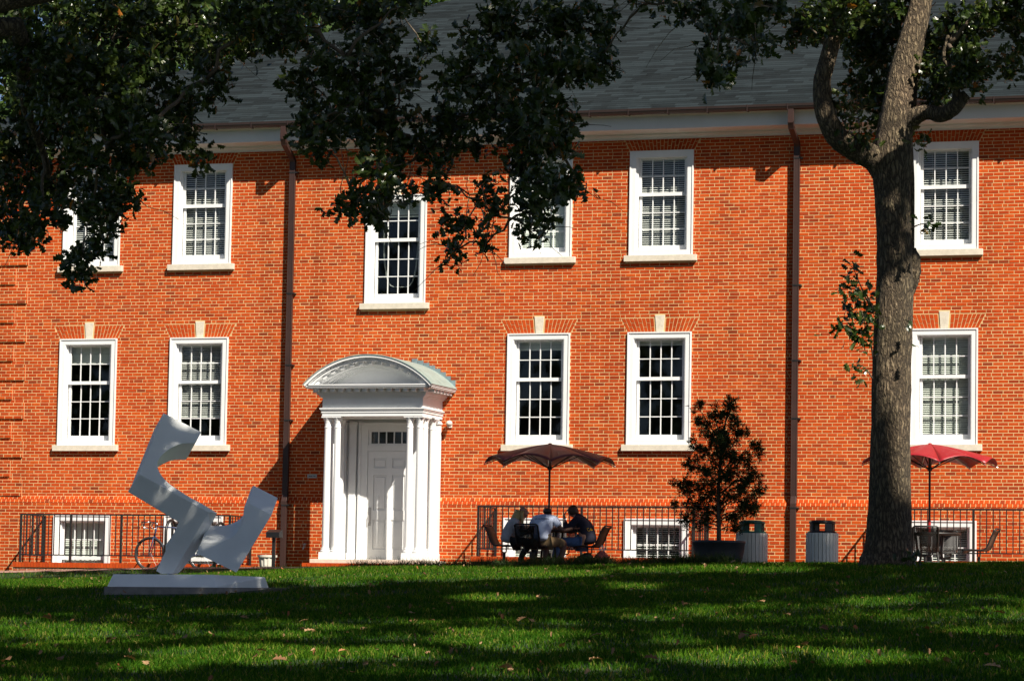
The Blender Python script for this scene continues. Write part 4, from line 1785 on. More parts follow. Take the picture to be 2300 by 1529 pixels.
skin('body', body+A.head(0.27, 0, 1.07)+arm_l+arm_r+legs+A.hand(P(0.46, 0.12, 0.76), A.d, A.n, 0.6)+A.hand(P(0.42, -0.12, 0.72), A.d, A.n, 0.6), 'skin', A.root)
skin('sweater', [[(P(-0.02, 0, 0.47), (0.17, 0.19), 'a'), (P(-0.02, 0, 0.60), (0.155, 0.175)), (P(0.02, 0, 0.74), (0.14, 0.17)), (P(0.08, 0, 0.86), (0.13, 0.16), 'c'), (P(0.14, 0, 0.945), 0.075)],
                 [('ref', 'c'), (P(0.17, 0.17, 0.88), 0.07), (P(0.26, 0.20, 0.66), 0.06), (P(0.42, 0.13, 0.74), 0.042)],
                 [('ref', 'c'), (P(0.15, -0.18, 0.86), 0.072), (P(0.22, -0.21, 0.62), 0.062), (P(0.38, -0.13, 0.70), 0.042)]], 'sweater_grey', A.root)
tr_ = [[(P(0.0, 0, 0.47), (0.14, 0.16), 'a')]]
for sd in (-1, 1):
    tr_ += [[('ref', 'a'), (P(0.10, sd*0.10, 0.50), 0.10), (P(0.46, sd*0.09, 0.51), 0.078), (P(0.38+0.1*sd, sd*0.09, 0.28), 0.064), (P(0.345+0.12*sd, sd*0.09, 0.11), 0.05)]]
skin('trousers', tr_, 'dark_trousers', A.root)
hr = [[(P(0.24, 0, 1.15), (0.09, 0.095), 's'), (P(0.21, 0, 1.08), (0.11, 0.115)), (P(0.16, -0.02, 0.98), (0.09, 0.12)), (P(0.10, -0.05, 0.87), (0.07, 0.11)), (P(0.05, -0.06, 0.77), (0.04, 0.07))],
      [('ref', 's'), (P(0.26, -0.085, 1.06), (0.03, 0.055)), (P(0.27, -0.10, 0.95), (0.03, 0.05)), (P(0.27, -0.11, 0.83), (0.022, 0.035))],
      [('ref', 's'), (P(0.26, 0.085, 1.06), (0.03, 0.055)), (P(0.27, 0.10, 0.95), (0.03, 0.05))]]
skin('hair', hr, 'hair_blond', A.root)
for sd in (-1, 1):
    skin('shoe', [[(P(0.33+0.12*sd, sd*0.09, 0.05), (0.045, 0.045)), (P(0.42+0.12*sd, sd*0.10, 0.035), (0.045, 0.036)), (P(0.50+0.12*sd, sd*0.10, 0.03), (0.036, 0.026))]], 'shoe_dark', A.root)

# middle: person in a pale T-shirt and khaki shorts, back turned
px2 = cx_(1216, -4.78)
A = Figure('person', px2, -4.78, math.pi/2-0.1, 'seated person in pale blue T-shirt and khaki shorts with back turned')
P = A.p
body = [[(P(0, 0, 0.50), (0.14, 0.13), 'pelvis'), (P(0.02, 0, 0.68), (0.14, 0.11)), (P(0.10, 0, 0.87), (0.17, 0.12), 'chest'), (P(0.20, 0, 0.98), 0.06, 'neck')]]
arms = [[('ref', 'chest'), (P(0.14, 0.2, 0.92), 0.055), (P(0.16, 0.33, 0.70), 0.043), (P(0.38, 0.20, 0.76), 0.032)],
        [('ref', 'chest'), (P(0.14, -0.2, 0.92), 0.055), (P(0.12, -0.36, 0.71), 0.043), (P(0.30, -0.50, 0.76), 0.032)]]
legs = [[('ref', 'pelvis'), (P(0.08, -0.10, 0.50), 0.095), (P(0.34, -0.32, 0.50), 0.068), (P(0.16, -0.36, 0.28), 0.055), (P(0.02, -0.34, 0.14), 0.036), (P(0.08, -0.35, 0.06), (0.04, 0.032))],
        [('ref', 'pelvis'), (P(0.10, 0.10, 0.50), 0.095), (P(0.45, 0.10, 0.50), 0.068), (P(0.42, 0.10, 0.27), 0.055), (P(0.36, 0.10, 0.09), 0.036), (P(0.46, 0.10, 0.04), (0.04, 0.03))]]
skin('body', body+A.head(0.31, 0.02, 1.05)+arms+legs+A.hand(P(0.38, 0.20, 0.76), A.d, A.n, 0.5)+A.hand(P(0.30, -0.50, 0.76), A.d-0.6*A.n, A.n, 0.5), 'skin_dark', A.root)
sh_ = skin('tshirt', [[(P(-0.02, 0, 0.50), (0.17, 0.15), 'a'), (P(0.0, 0, 0.63), (0.165, 0.14)), (P(0.04, 0, 0.78), (0.18, 0.14)), (P(0.11, 0, 0.90), (0.19, 0.13), 'c'), (P(0.17, 0, 0.97), 0.085)],
                      [('ref', 'c'), (P(0.14, 0.20, 0.92), 0.082), (P(0.16, 0.29, 0.78), 0.07)],
                      [('ref', 'c'), (P(0.14, -0.20, 0.92), 0.082), (P(0.13, -0.31, 0.78), 0.072)]], 'tshirt', A.root)
tm = text_mesh('GUILFORD', 0.062, 'print_ink')
to = put('shirt_print', tm, A.root, P(-0.03, 0.01, 0.93), (math.radians(62), 0, -0.1))
sw_ = to.modifiers.new('wrap', 'SHRINKWRAP')
sw_.target = sh_
sw_.wrap_method = 'NEAREST_SURFACEPOINT'
sw_.offset = 0.004
tr_ = [[(P(0.0, 0, 0.47), (0.165, 0.15), 'a')],
       [('ref', 'a'), (P(0.08, -0.11, 0.50), 0.115), (P(0.30, -0.29, 0.50), 0.098), (P(0.22, -0.33, 0.38), 0.085)],
       [('ref', 'a'), (P(0.10, 0.11, 0.50), 0.115), (P(0.42, 0.11, 0.50), 0.095), (P(0.42, 0.11, 0.40), 0.085)]]
skin('shorts', tr_, 'khaki', A.root)
skin('hair', [[(P(0.285, 0.02, 1.02), (0.088, 0.09)), (P(0.285, 0.02, 1.09), (0.094, 0.10)), (P(0.295, 0.02, 1.145), (0.075, 0.08))]], 'hair_black', A.root)
for f0, l0, z0 in ((0.02, -0.34, 0.12), (0.36, 0.10, 0.07)):
    skin('shoe', [[(P(f0, l0, z0), (0.05, 0.052)), (P(f0+0.06, l0, z0-0.06), (0.046, 0.042)), (P(f0+0.15, l0, z0-0.075), (0.038, 0.026))]], 'shoe_white', A.root)

# right: person in a navy hoodie and jeans, facing left
px3 = cx_(1318, -3.95)
A = Figure('person', px3, -3.95, math.pi+0.1, 'seated person in navy hoodie and blue jeans facing left, hand at chin')
P = A.p
body = [[(P(0, 0, 0.50), (0.13, 0.15), 'pelvis'), (P(0.03, 0, 0.68), (0.12, 0.13)), (P(0.12, 0, 0.86), (0.125, 0.155), 'chest'), (P(0.21, 0, 1.0), 0.055, 'neck')]]
arms = [[('ref', 'chest'), (P(0.18, 0.18, 0.92), 0.05), (P(0.36, 0.20, 0.74), 0.042), (P(0.42, 0.06, 0.93), 0.03)],
        [('ref', 'chest'), (P(0.18, -0.18, 0.92), 0.05), (P(0.33, -0.20, 0.72), 0.042), (P(0.58, -0.14, 0.77), 0.03)]]
legs = []
for sd in (-1, 1):
    legs += [[('ref', 'pelvis'), (P(0.10, sd*0.10, 0.50), 0.095), (P(0.52, sd*0.11, 0.52), 0.068), (P(0.58, sd*0.11, 0.29), 0.055), (P(0.62, sd*0.11, 0.09), 0.036), (P(0.70, sd*0.11, 0.04), (0.04, 0.03))]]
skin('body', body+A.head(0.30, 0, 1.12)+arms+legs+A.hand(P(0.42, 0.06, 0.93), (-0.2, 0, 1), A.n, 1.0)+A.hand(P(0.58, -0.14, 0.77), A.d, A.n, 0.5), 'skin', A.root)
hd = skin('hoodie', [[(P(-0.03, 0, 0.45), (0.17, 0.18), 'a'), (P(-0.02, 0, 0.60), (0.16, 0.175)), (P(0.03, 0, 0.76), (0.155, 0.175)), (P(0.11, 0, 0.90), (0.15, 0.17), 'c'), (P(0.15, 0, 1.0), (0.11, 0.12)), (P(0.12, 0, 1.04), (0.08, 0.1))],
                     [('ref', 'c'), (P(0.18, 0.19, 0.92), 0.08), (P(0.36, 0.20, 0.74), 0.066), (P(0.415, 0.08, 0.89), 0.045)],
                     [('ref', 'c'), (P(0.18, -0.19, 0.92), 0.08), (P(0.33, -0.20, 0.72), 0.066), (P(0.55, -0.15, 0.765), 0.045)]], 'hoodie_navy', A.root)
tm = text_mesh('CAP', 0.085, 'print_gold')
to = put('hoodie_print', tm, A.root, P(-0.10, 0.16, 0.72), (math.radians(80), 0, math.radians(35)))
sw_ = to.modifiers.new('wrap', 'SHRINKWRAP')
sw_.target = hd
sw_.wrap_method = 'NEAREST_SURFACEPOINT'
sw_.offset = 0.005
tr_ = [[(P(0.0, 0, 0.48), (0.15, 0.165), 'a')]]
for sd in (-1, 1):
    tr_ += [[('ref', 'a'), (P(0.12, sd*0.10, 0.50), 0.115), (P(0.52, sd*0.11, 0.52), 0.085), (P(0.58, sd*0.11, 0.29), 0.07), (P(0.62, sd*0.11, 0.10), 0.062)]]
skin('jeans', tr_, 'jeans', A.root)
skin('hair', [[(P(0.24, 0, 1.01), (0.07, 0.095)), (P(0.265, 0, 1.08), (0.098, 0.105)), (P(0.275, 0, 1.15), (0.102, 0.102), 't'), (P(0.285, 0, 1.215), (0.075, 0.075))],
              [('ref', 't'), (P(0.355, 0, 1.185), (0.05, 0.06))]], 'hair_brown', A.root)
for sd in (-1, 1):
    skin('shoe', [[(P(0.61, sd*0.11, 0.06), (0.046, 0.05)), (P(0.70, sd*0.11, 0.04), (0.045, 0.038)), (P(0.78, sd*0.11, 0.03), (0.036, 0.026))]], 'shoe_dark', A.root)

# bags by the right hand chair
c = at(1352, 1262, -4.4)
g = gz(c[0], -4.4)
t = empty('carrier_bag', (c[0], -4.4, g), 'red and white plastic carrier bag on the ground by the brown chair', 'bag')
m = MB()
for i, (r0, z) in enumerate([(0.10, 0.0), (0.16, 0.04), (0.17, 0.14), (0.13, 0.24), (0.07, 0.31), (0.03, 0.34)]):
    for k in range(16):
        a = 2*math.pi*k/16
        rr = r0*(1+0.14*math.sin(k*2.7+i*1.9))
        m.v.append((rr*math.cos(a), rr*0.7*math.sin(a), z+0.012*math.sin(k*3.1+i)))
for i in range(5):
    for k in range(16):
        m.f.append((i*16+k, i*16+(k+1) % 16, (i+1)*16+(k+1) % 16, (i+1)*16+k))
m.build('bag_body', 'bag_red', t, smooth=True)
m = MB()
for s in (-1, 1):
    m.tube([(s*0.03, 0, 0.31), (s*0.05, 0, 0.39), (s*0.015, 0, 0.44), (s*-0.01, 0, 0.36)], 0.012, 6)
m.build('handle', 'paper_white', t)
c = at(1313, 1262, -4.3)
g = gz(c[0], -4.3)
t = empty('backpack', (c[0], -4.3, g), 'dark backpack slumped on the ground next to the carrier bag', 'bag')
m = MB()
for i, (r0, z, dx) in enumerate([(0.17, 0.0, 0), (0.19, 0.05, 0), (0.18, 0.15, 0.01), (0.14, 0.24, 0.03), (0.06, 0.30, 0.05), (0.01, 0.31, 0.05)]):
    for k in range(18):
        a = 2*math.pi*k/18
        rr = r0*(1+0.05*math.sin(k*1.7+i*1.3))
        m.v.append((dx+rr*math.cos(a), rr*0.7*math.sin(a), z))
for i in range(5):
    for k in range(18):
        m.f.append((i*18+k, i*18+(k+1) % 18, (i+1)*18+(k+1) % 18, (i+1)*18+k))
m.build('pack_body', 'black_plastic', t, smooth=True)
m = MB()
for s in (-1, 1):
    m.tube([(0.02, s*0.05, 0.28), (-0.12, s*0.07, 0.22), (-0.19, s*0.07, 0.08)], 0.014, 6)
m.build('strap', 'mesh_black', t)

# ------------------------------------------------------------------ foliage tools


def rand_rot(n, flat=0.0):
    """random rotation matrices; flat > 0 keeps the leaf normal near vertical"""
    q = RNG.normal(size=(n, 4))
    q /= np.linalg.norm(q, axis=1, keepdims=True)
    w, x, y, z = q.T
    M = np.stack([np.stack([1-2*(y*y+z*z), 2*(x*y-z*w), 2*(x*z+y*w)], -1), np.stack([2*(x*y+z*w), 1-2*(x*x+z*z), 2*(y*z-x*w)], -1),
                  np.stack([2*(x*z-y*w), 2*(y*z+x*w), 1-2*(x*x+y*y)], -1)], 1)
    return M


def oak_leaf(L=0.125):
    """lobed oak leaf, folded a little along the midrib; returns verts, quads"""
    st = [(0.0, 0.004), (0.16, 0.016), (0.30, 0.036), (0.42, 0.018), (0.58, 0.046), (0.70, 0.022), (0.84, 0.036), (1.0, 0.006)]
    V, Q = [], []
    for t, w in st:
        x = L*t
        z = -0.16*L*(t-0.35)**2*2
        sh_ = 0.012*(1 if w > 0.03 else 0)
        V += [(x+sh_, -w*L/0.125, z+0.30*w), (x, 0, z), (x+sh_, w*L/0.125, z+0.30*w)]
    for i in range(len(st)-1):
        a = 3*i
        Q += [a, a+3, a+4, a+1, a+1, a+4, a+5, a+2]
    return np.array(V), np.array(Q)


def scatter_mesh(name, pos, tv, tq, mat, smin=0.75, smax=1.25, rots=None):
    n = len(pos)
    M = rand_rot(n) if rots is None else rots
    s = RNG.uniform(smin, smax, (n, 1, 1))
    V = np.einsum('nij,kj->nki', M, tv)*s + pos[:, None, :]
    L = (np.arange(n)[:, None]*len(tv)+tq[None]).ravel()
    return np_mesh(name, V.reshape(-1, 3), 4, L, mat)


LV, LQ = oak_leaf()


def ell_points(c, r, n, nsub, jit=0.075):
    """clumped points in an ellipsoid (outer parts denser)"""
    d = RNG.normal(size=(nsub, 3))
    d /= np.linalg.norm(d, axis=1, keepdims=True)
    rad = RNG.uniform(0.25, 1.0, (nsub, 1))**0.55
    sub = d*rad*r
    k = RNG.integers(0, nsub, n)
    return c+sub[k]+RNG.normal(size=(n, 3))*jit


def mst_branches(nodes, roots, r_tip, r_root):
    """join clump centres back to the roots; returns list of (a, b, ra, rb)"""
    nodes = [np.asarray(q) for q in nodes]
    tree = [(np.asarray(q), -1) for q in roots]
    left = list(range(len(nodes)))
    par = []
    while left:
        best = None
        for i in left:
            for j, (q, _) in enumerate(tree):
                d = np.linalg.norm(nodes[i]-q)
                if best is None or d < best[0]:
                    best = (d, i, j)
        d, i, j = best
        tree.append((nodes[i], j))
        left.remove(i)
    load = [1]*len(tree)
    for k in range(len(tree)-1, -1, -1):
        if tree[k][1] >= 0:
            load[tree[k][1]] += load[k]
    return [(tree[tree[k][1]][0], tree[k][0], load[tree[k][1]], load[k]) for k in range(len(tree)) if tree[k][1] >= 0]


def wiggle(a, b, n=5, amp=0.06):
    a, b = np.asarray(a), np.asarray(b)
    L = np.linalg.norm(b-a)
    out = []
    for i in range(n+1):
        t = i/n
        q = a+(b-a)*t
        if 0 < i < n:
            q = q+RNG.normal(size=3)*amp*L*0.5
            q[2] += 0.08*L*math.sin(math.pi*t)
        out.append(q)
    return out


# where sunlight reaches the lawn: (u, v, half width, half height) in the photograph
LIT = [(930, 1291, 450, 15), (110, 1308, 160, 13), (430, 1302, 200, 10), (1600, 1281, 250, 8), (1120, 1346, 120, 10), (1960, 1352, 100, 11), (560, 1474, 260, 24),
       (1110, 1437, 150, 27), (1760, 1481, 310, 24), (140, 1422, 150, 17), (1270, 1398, 60, 8), (760, 1312, 100, 7), (1420, 1320, 70, 6), (880, 1470, 120, 18), (330, 1500, 110, 12),
       (1330, 1500, 90, 10), (2150, 1425, 70, 9), (640, 1430, 80, 9), (1500, 1440, 60, 8)]


def sun_filter(pos):
    """drop foliage that would shade the wall or the sunny patches"""
    z0 = -0.45
    t = (pos[:, 2]-z0)/SUN[2]
    for _ in range(4):
        hit = pos-SUN[None]*t[:, None]
        t = (pos[:, 2]-ground(hit[:, 0], hit[:, 1]))/SUN[2]
    hit = pos-SUN[None]*t[:, None]
    keep = np.ones(len(pos), bool)
    tw = (pos[:, 1]+2.3)/SUN[1]                    # where the ray meets the plane of the railings
    w = pos-SUN[None]*tw[:, None]
    keep &= ~((w[:, 2] > -0.2) & (w[:, 0] < 25))
    uv = px(hit)
    for u, v, a, b in LIT:
        keep &= (((uv[:, 0]-u)/a)**2+((uv[:, 1]-v)/b)**2 > 1) | (hit[:, 1] > -10.5)
    for c, r in (((ux2, PY, 2.0), 1.7), ((12.9, -18.0, 2.1), 0.75), ((12.9, -18.0, 1.2), 0.6), ((12.9, -18.0, 3.1), 0.45), ((13.0, -18.0, 6.0), 0.6), ((13.1, -18.0, 7.4), 0.5), ((12.0, -18.5, 7.2), 0.45)):
        d = pos-np.array(c)
        al = d @ SUN
        keep &= ~((np.linalg.norm(d-al[:, None]*SUN[None], axis=1) < r) & (al > 0.3))
    return pos[keep]


def crown_leaves(c, r, n, nsub):
    d = RNG.normal(size=(nsub, 3))
    d /= np.linalg.norm(d, axis=1, keepdims=True)
    rad = RNG.uniform(0.1, 1.0, (nsub, 1))**0.5
    sub = d*rad*np.asarray(r)
    k = RNG.integers(0, nsub, n)
    return np.asarray(c)+sub[k]+RNG.normal(size=(n, 3))*0.42


QV = np.array([(-0.5, 0, 0), (-0.1, -0.32, 0.06), (0.55, 0, 0), (0.0, 0.34, 0.06)])*0.42
QQ = np.array([0, 1, 2, 3])

# ------------------------------------------------------------------ the oak on the right
OY = -18.0


def opt(u, v, dy=0.0):
    return at(u, v, OY+dy)


ob = at(1992, 1266, OY)
OM = F/float((ob-CAM) @ FW)
oak = empty('oak_tree', (ob[0], ob[1], gz(ob[0], ob[1])), 'tall oak with forked grey trunk standing on the lawn at right', 'tree')
oinv = -np.array([ob[0], ob[1], gz(ob[0], ob[1])])


def limb(m, pts, seg=18, sub=5, jit=0.05):
    """pts: (u, v, dy, width px)"""
    P3 = [np.array([*opt(u, v, dy), w/2/OM]) for u, v, dy, w in pts]
    P3 = [2*P3[0]-P3[1]]+P3+[2*P3[-1]-P3[-2]]
    C_, R_l = [], []
    for i in range(1, len(P3)-2):
        for t in np.linspace(0, 1, sub, endpoint=False):
            a, b, c, d = P3[i-1:i+3]
            q = 0.5*((2*b)+(-a+c)*t+(2*a-5*b+4*c-d)*t*t+(-a+3*b-3*c+d)*t**3)
            C_.append(q[:3]+oinv)
            R_l.append(max(q[3], 0.01))
    C_.append(P3[-2][:3]+oinv)
    R_l.append(P3[-2][3])
    m.tube(C_, R_l, seg, True, jit)


m = MB()
limb(m, [(1992, 1295, 0, 150), (1993, 1268, 0, 132), (1996, 1235, 0, 112), (1998, 1150, 0, 98), (2000, 1000, 0, 90), (2004, 800, 0, 88), (2010, 640, 0, 84), (2008, 520, 0, 80),
         (2005, 430, 0, 84), (2004, 370, 0, 92), (2008, 310, 0, 84), (2018, 250, 0, 78), (2030, 170, 0.1, 70), (2048, 90, 0.2, 60), (2068, 10, 0.3, 50), (2085, -120, 0.5, 44), (2080, -300, 0.7, 36), (2110, -520, 1.0, 22)], 24, 8, 0.05)
limb(m, [(2000, 400, 0, 70), (1965, 358, -0.1, 60), (1920, 335, -0.3, 56), (1878, 305, -0.5, 50), (1853, 250, -0.6, 46), (1846, 190, -0.6, 40), (1860, 130, -0.6, 38), (1876, 60, -0.6, 38), (1880, -60, -0.8, 38), (1850, -220, -1.2, 28), (1820, -400, -1.6, 16)], 18, 7, 0.07)
limb(m, [(2030, 290, 0, 44), (2055, 262, -0.1, 40), (2085, 252, -0.2, 34), (2115, 258, -0.3, 36), (2140, 245, -0.4, 34), (2158, 225, -0.4, 30), (2172, 212, -0.4, 24)], 14, 6, 0.1)
limb(m, [(2150, 230, -0.4, 22), (2146, 190, -0.45, 18), (2140, 160, -0.5, 14), (2120, 130, -0.5, 10), (2130, 80, -0.5, 8)], 10, 5, 0.08)
limb(m, [(2046, 560, 0.1, 24), (2052, 590, 0.1, 34), (2050, 630, 0.1, 30), (2046, 660, 0.1, 16)], 10, 4, 0.2)
limb(m, [(2040, 300, 0.15, 18), (2046, 400, 0.15, 16), (2047, 520, 0.15, 14), (2048, 640, 0.15, 12)], 8, 4, 0.1)
trunk = m.build('trunk', 'bark', oak, smooth=True)
cl = [(1800, 60, 60, 45), (1870, 40, 100, 60), (1960, 55, 110, 65), (1965, 180, 60, 90), (1935, 120, 60, 60), (2080, 95, 60, 50), (2130, 135, 80, 55), (2175, 165, 55, 40), (2105, 190, 60, 45),
      (2160, 60, 70, 45), (2215, 25, 70, 25), (1975, 270, 22, 60), (2185, 140, 40, 50), (2100, 215, 35, 25), (2260, 30, 50, 40), (2290, 90, 26, 60), (2268, 140, 24, 30), (2030, 20, 60, 30)]
spr = [(1915, 265, 34, 55, 60), (1890, 215, 25, 35, 26), (1900, 310, 30, 25, 30), (1940, 300, 25, 30, 30), (1920, 595, 24, 20, 16), (1905, 640, 20, 20, 14), (1932, 665, 24, 40, 42), (1893, 735, 24, 18, 24), (1940, 745, 22, 50, 60), (1935, 825, 20, 18, 18),
       (1915, 700, 30, 25, 30), (1950, 690, 14, 60, 40), (2085, 506, 18, 9, 14), (2062, 320, 12, 22, 22), (2052, 752, 10, 12, 5), (2045, 1258, 20, 10, 14)]
pos = []
nodes = []
for u, v, a, b in cl:
    c = opt(u, v, random.uniform(1.0, 1.9) if 1900 < u < 2085 and v > 30 else random.uniform(-1.0, 0.6))
    nodes.append(c)
    r = np.array([a, (a+b)/2, b])/OM
    n = int(a*b*math.pi/32)+20
    pos.append(ell_points(c, r, n, max(5, n//22)))
for u, v, a, b, n in spr:
    c = opt(u, v, -0.5)
    pos.append(ell_points(c, np.array([a, a, b])/OM*0.9, n, max(3, n//5)))
pos = np.concatenate(pos)
rt = [np.array(opt(2060, -60, 0.3)), np.array(opt(1880, -70, -0.7)), np.array(opt(2040, 60, 0.2)), np.array(opt(1850, 100, -0.6)), np.array(opt(2130, 100, -0.5)), np.array(opt(1700, -90, -0.6)), np.array(opt(2260, -90, -0.3))]
m = MB()
for a, b, la, lb in mst_branches(nodes, rt, 0, 0):
    pts = wiggle(a, b)
    ra, rb = 0.012*la**0.45, 0.012*lb**0.45
    m.tube([q+oinv for q in pts], list(np.linspace(ra, rb, len(pts))), 6)
for (u0, v0), (u1, v1) in (((1960, 700), (1905, 590)), ((1955, 780), (1885, 735)), ((1960, 690), (1900, 640)), ((1960, 800), (1930, 690)), ((2046, 515), (2100, 500)), ((1890, 330), (1915, 215)), ((1900, 330), (1885, 230)), ((1930, 335), (1925, 200)), ((1960, 850), (1935, 820))):
    m.tube([q+oinv for q in wiggle(opt(u0, v0, -0.45), opt(u1, v1, -0.5), 5, 0.04)], list(np.linspace(0.012, 0.004, 6)), 5)
tag(m.build('branches', 'twig', oak, smooth=True), kind='stuff')
big = crown_leaves((13.0, -16.8, 12.5), (8.0, 7.6, 5.6), 14000, 600)
big = big[big[:, 2] > 6.3]
uvb = px(big)
big = sun_filter(big[(uvb[:, 1] < -25)])
me = scatter_mesh('foliage', pos+oinv, LV, LQ, 'oak_leaf', 0.7, 1.15)
tag(put('foliage', me, oak), kind='stuff')
me = scatter_mesh('upper_crown', big+oinv, QV, QQ, 'oak_leaf', 0.8, 1.4)
tag(put('upper_crown', me, oak), kind='stuff')

# ------------------------------------------------------------------ the oak on the left, near, hanging into the view
TX, TY = 4.2, -34.5
TG = gz(TX, TY)
oak2 = empty('oak_tree', (TX, TY, TG), 'near oak whose dark lobed leaves hang across the top left', 'tree')
oinv2 = -np.array([TX, TY, TG])
H1 = [(80, 80, 160, 110), (250, 90, 170, 110), (420, 55, 150, 75), (565, 40, 90, 42), (60, 250, 120, 120), (200, 230, 140, 110), (345, 205, 110, 90), (462, 180, 46, 50), (545, 105, 36, 30), (60, 400, 90, 110),
      (40, 520, 50, 60), (150, 360, 100, 90), (240, 325, 90, 80), (330, 295, 70, 50), (430, 275, 60, 50), (440, 330, 40, 45), (205, 480, 65, 70), (265, 460, 45, 36), (185, 560, 46, 50), (180, 620, 34, 24), (100, 485, 55, 50),
      (335, 345, 18, 60), (15, 480, 45, 80), (300, 30, 160, 60), (120, 170, 140, 90), (485, 100, 50, 40), (290, 420, 40, 40)]
H2 = [(720, 60, 105, 75), (690, 175, 62, 50), (745, 250, 70, 62), (820, 230, 70, 75), (850, 85, 80, 75), (900, 200, 48, 70), (880, 300, 90, 55), (720, 325, 45, 40), (850, 375, 50, 45), (800, 440, 42, 28),
      (838, 480, 30, 26), (900, 432, 55, 24), (955, 335, 80, 55), (1010, 275, 55, 50), (985, 410, 36, 30), (1080, 60, 95, 65), (1200, 50, 120, 65), (1330, 55, 70, 55), (1080, 165, 85, 60), (1175, 170, 90, 75), (1260, 140, 75, 60),
      (1345, 140, 42, 48), (1130, 255, 85, 50), (1215, 255, 75, 50), (1155, 335, 95, 55), (1240, 325, 62, 52), (1290, 280, 22, 36), (1235, 410, 80, 44), (1200, 470, 52, 36), (1190, 520, 34, 20), (1295, 415, 28, 34), (1085, 435, 30, 34),
      (1045, 500, 42, 26), (1028, 560, 26, 30), (1090, 550, 18, 24), (1110, 480, 24, 26), (640, 60, 80, 70), (780, 130, 70, 60), (960, 120, 22, 60), (770, 475, 26, 14), (870, 420, 40, 40), (700, 290, 30, 40), (1020, 200, 30, 40), (1745, 15, 60, 25), (1690, 70, 48, 50), (1640, 40, 50, 35), (1600, 90, 32, 45), (1595, 168, 26, 26),
      (1645, 150, 24, 36), (1570, 25, 45, 22), (1455, 8, 50, 12), (930, 0, 60, 26), (870, 10, 50, 30), (1700, 110, 28, 22), (1520, 5, 40, 14)]
pos, nodes = [], []
for u, v, a, b in H1+H2:
    yd = -31.0+random.uniform(-1.6, 1.6)
    c = at(u, v, yd)
    s = float((c-CAM) @ FW)/F
    nodes.append(c)
    dens = 44 if u < 620 else 50
    n = int(a*b*math.pi/dens)+14
    pos.append(ell_points(c, np.array([a, (a+b)*0.55, b])*s, n, max(5, n//26), 0.06))
pos = np.concatenate(pos)
m = MB()
tr3 = [(TX, TY, TG-0.3), (TX+0.05, TY, TG+0.5), (TX+0.1, TY+0.1, TG+3), (TX+0.3, TY+0.1, TG+5.5), (TX+0.9, TY, TG+8), (TX+1.6, TY-0.3, TG+11), (TX+2.5, TY-0.5, TG+14)]
m.tube([np.array(q)+oinv2 for q in tr3], [0.62, 0.46, 0.40, 0.37, 0.31, 0.22, 0.1], 18, True, 0.06)
roots = []
for pts, rr in (([(TX+0.3, TY, TG+5.2), at(150, -40, -32.5), at(420, -90, -31.5), at(800, -110, -31.2), at(1150, -110, -31), at(1450, -90, -31), at(1720, -80, -31)], [0.25, 0.17, 0.13, 0.10, 0.07, 0.05, 0.03]),
                ([(TX+0.6, TY, TG+6.5), (9, -34, 8.4), (13, -34.5, 9.4), (17, -35, 10.5)], [0.24, 0.17, 0.12, 0.05]),
                ([(TX+0.2, TY, TG+5.0), at(40, 60, -32.5), at(60, 250, -31.5), at(110, 400, -31)], [0.16, 0.10, 0.06, 0.03]),
                ([(TX+0.9, TY, TG+8.0), (8, -37, 11), (12, -39, 13)], [0.2, 0.12, 0.05])):
    P_ = []
    R__ = []
    for i in range(len(pts)-1):
        w = wiggle(np.array(pts[i]), np.array(pts[i+1]), 6, 0.03)
        P_ += w[:-1]
        R__ += list(np.linspace(rr[i], rr[i+1], 7)[:-1])
    P_.append(np.array(pts[-1]))
    R__.append(rr[-1])
    roots += P_[4::3]
    m.tube([q+oinv2 for q in P_], R__, 12, True, 0.08)
m.build('trunk', 'bark', oak2, smooth=True)
m = MB()
m2 = MB()
for a, b, la, lb in mst_branches(nodes, [q for q in roots if q[2] < 9.5], 0, 0):
    pts = wiggle(a, b, 6, 0.05)
    ra, rb = 0.006+0.0026*la**0.5, 0.005+0.0026*lb**0.5
    (m if random.random() < 0.6 or la > 4 else m2).tube([q+oinv2 for q in pts], list(np.linspace(ra, rb, len(pts))), 6)
for c in nodes:
    for k in range(3):
        e = c+RNG.normal(size=3)*np.array([0.25, 0.2, 0.28])
        (m if random.random() < 0.5 else m2).tube([q+oinv2 for q in wiggle(c, e, 4, 0.08)], list(np.linspace(0.006, 0.002, 5)), 4)
tag(m.build('branches', 'twig', oak2, smooth=True), kind='stuff')
tag(m2.build('pale_branches', 'twig_pale', oak2, smooth=True), kind='stuff')
near300 = np.argsort((pos-CAM) @ FW)[:300]
mask = np.ones(len(pos), bool)
mask[near300] = False
tag(put('foliage', scatter_mesh('foliage', pos[mask]+oinv2, LV, LQ, 'oak_leaf', 0.5, 1.05), oak2), kind='stuff')
lme = np_mesh('leaf', LV, 4, LQ, 'oak_leaf')
for i in near300:
    o = put('leaf', lme, oak2, pos[i]+oinv2, (random.uniform(0, 6.28), random.uniform(0, 6.28), random.uniform(0, 6.28)))
    sc = random.uniform(0.7, 1.15)
    o.scale = (sc, sc, sc)
big = np.concatenate([crown_leaves((8.5, -34.5, 10.5), (6.5, 5.0, 3.6), 1900, 120)])
uvb = px(big)
big = sun_filter(big[(uvb[:, 1] < -30) & (big[:, 2] > 5.2)])
tag(put('upper_crown', scatter_mesh('upper_crown', big+oinv2, QV, QQ, 'oak_leaf', 0.8, 1.4), oak2), kind='stuff')


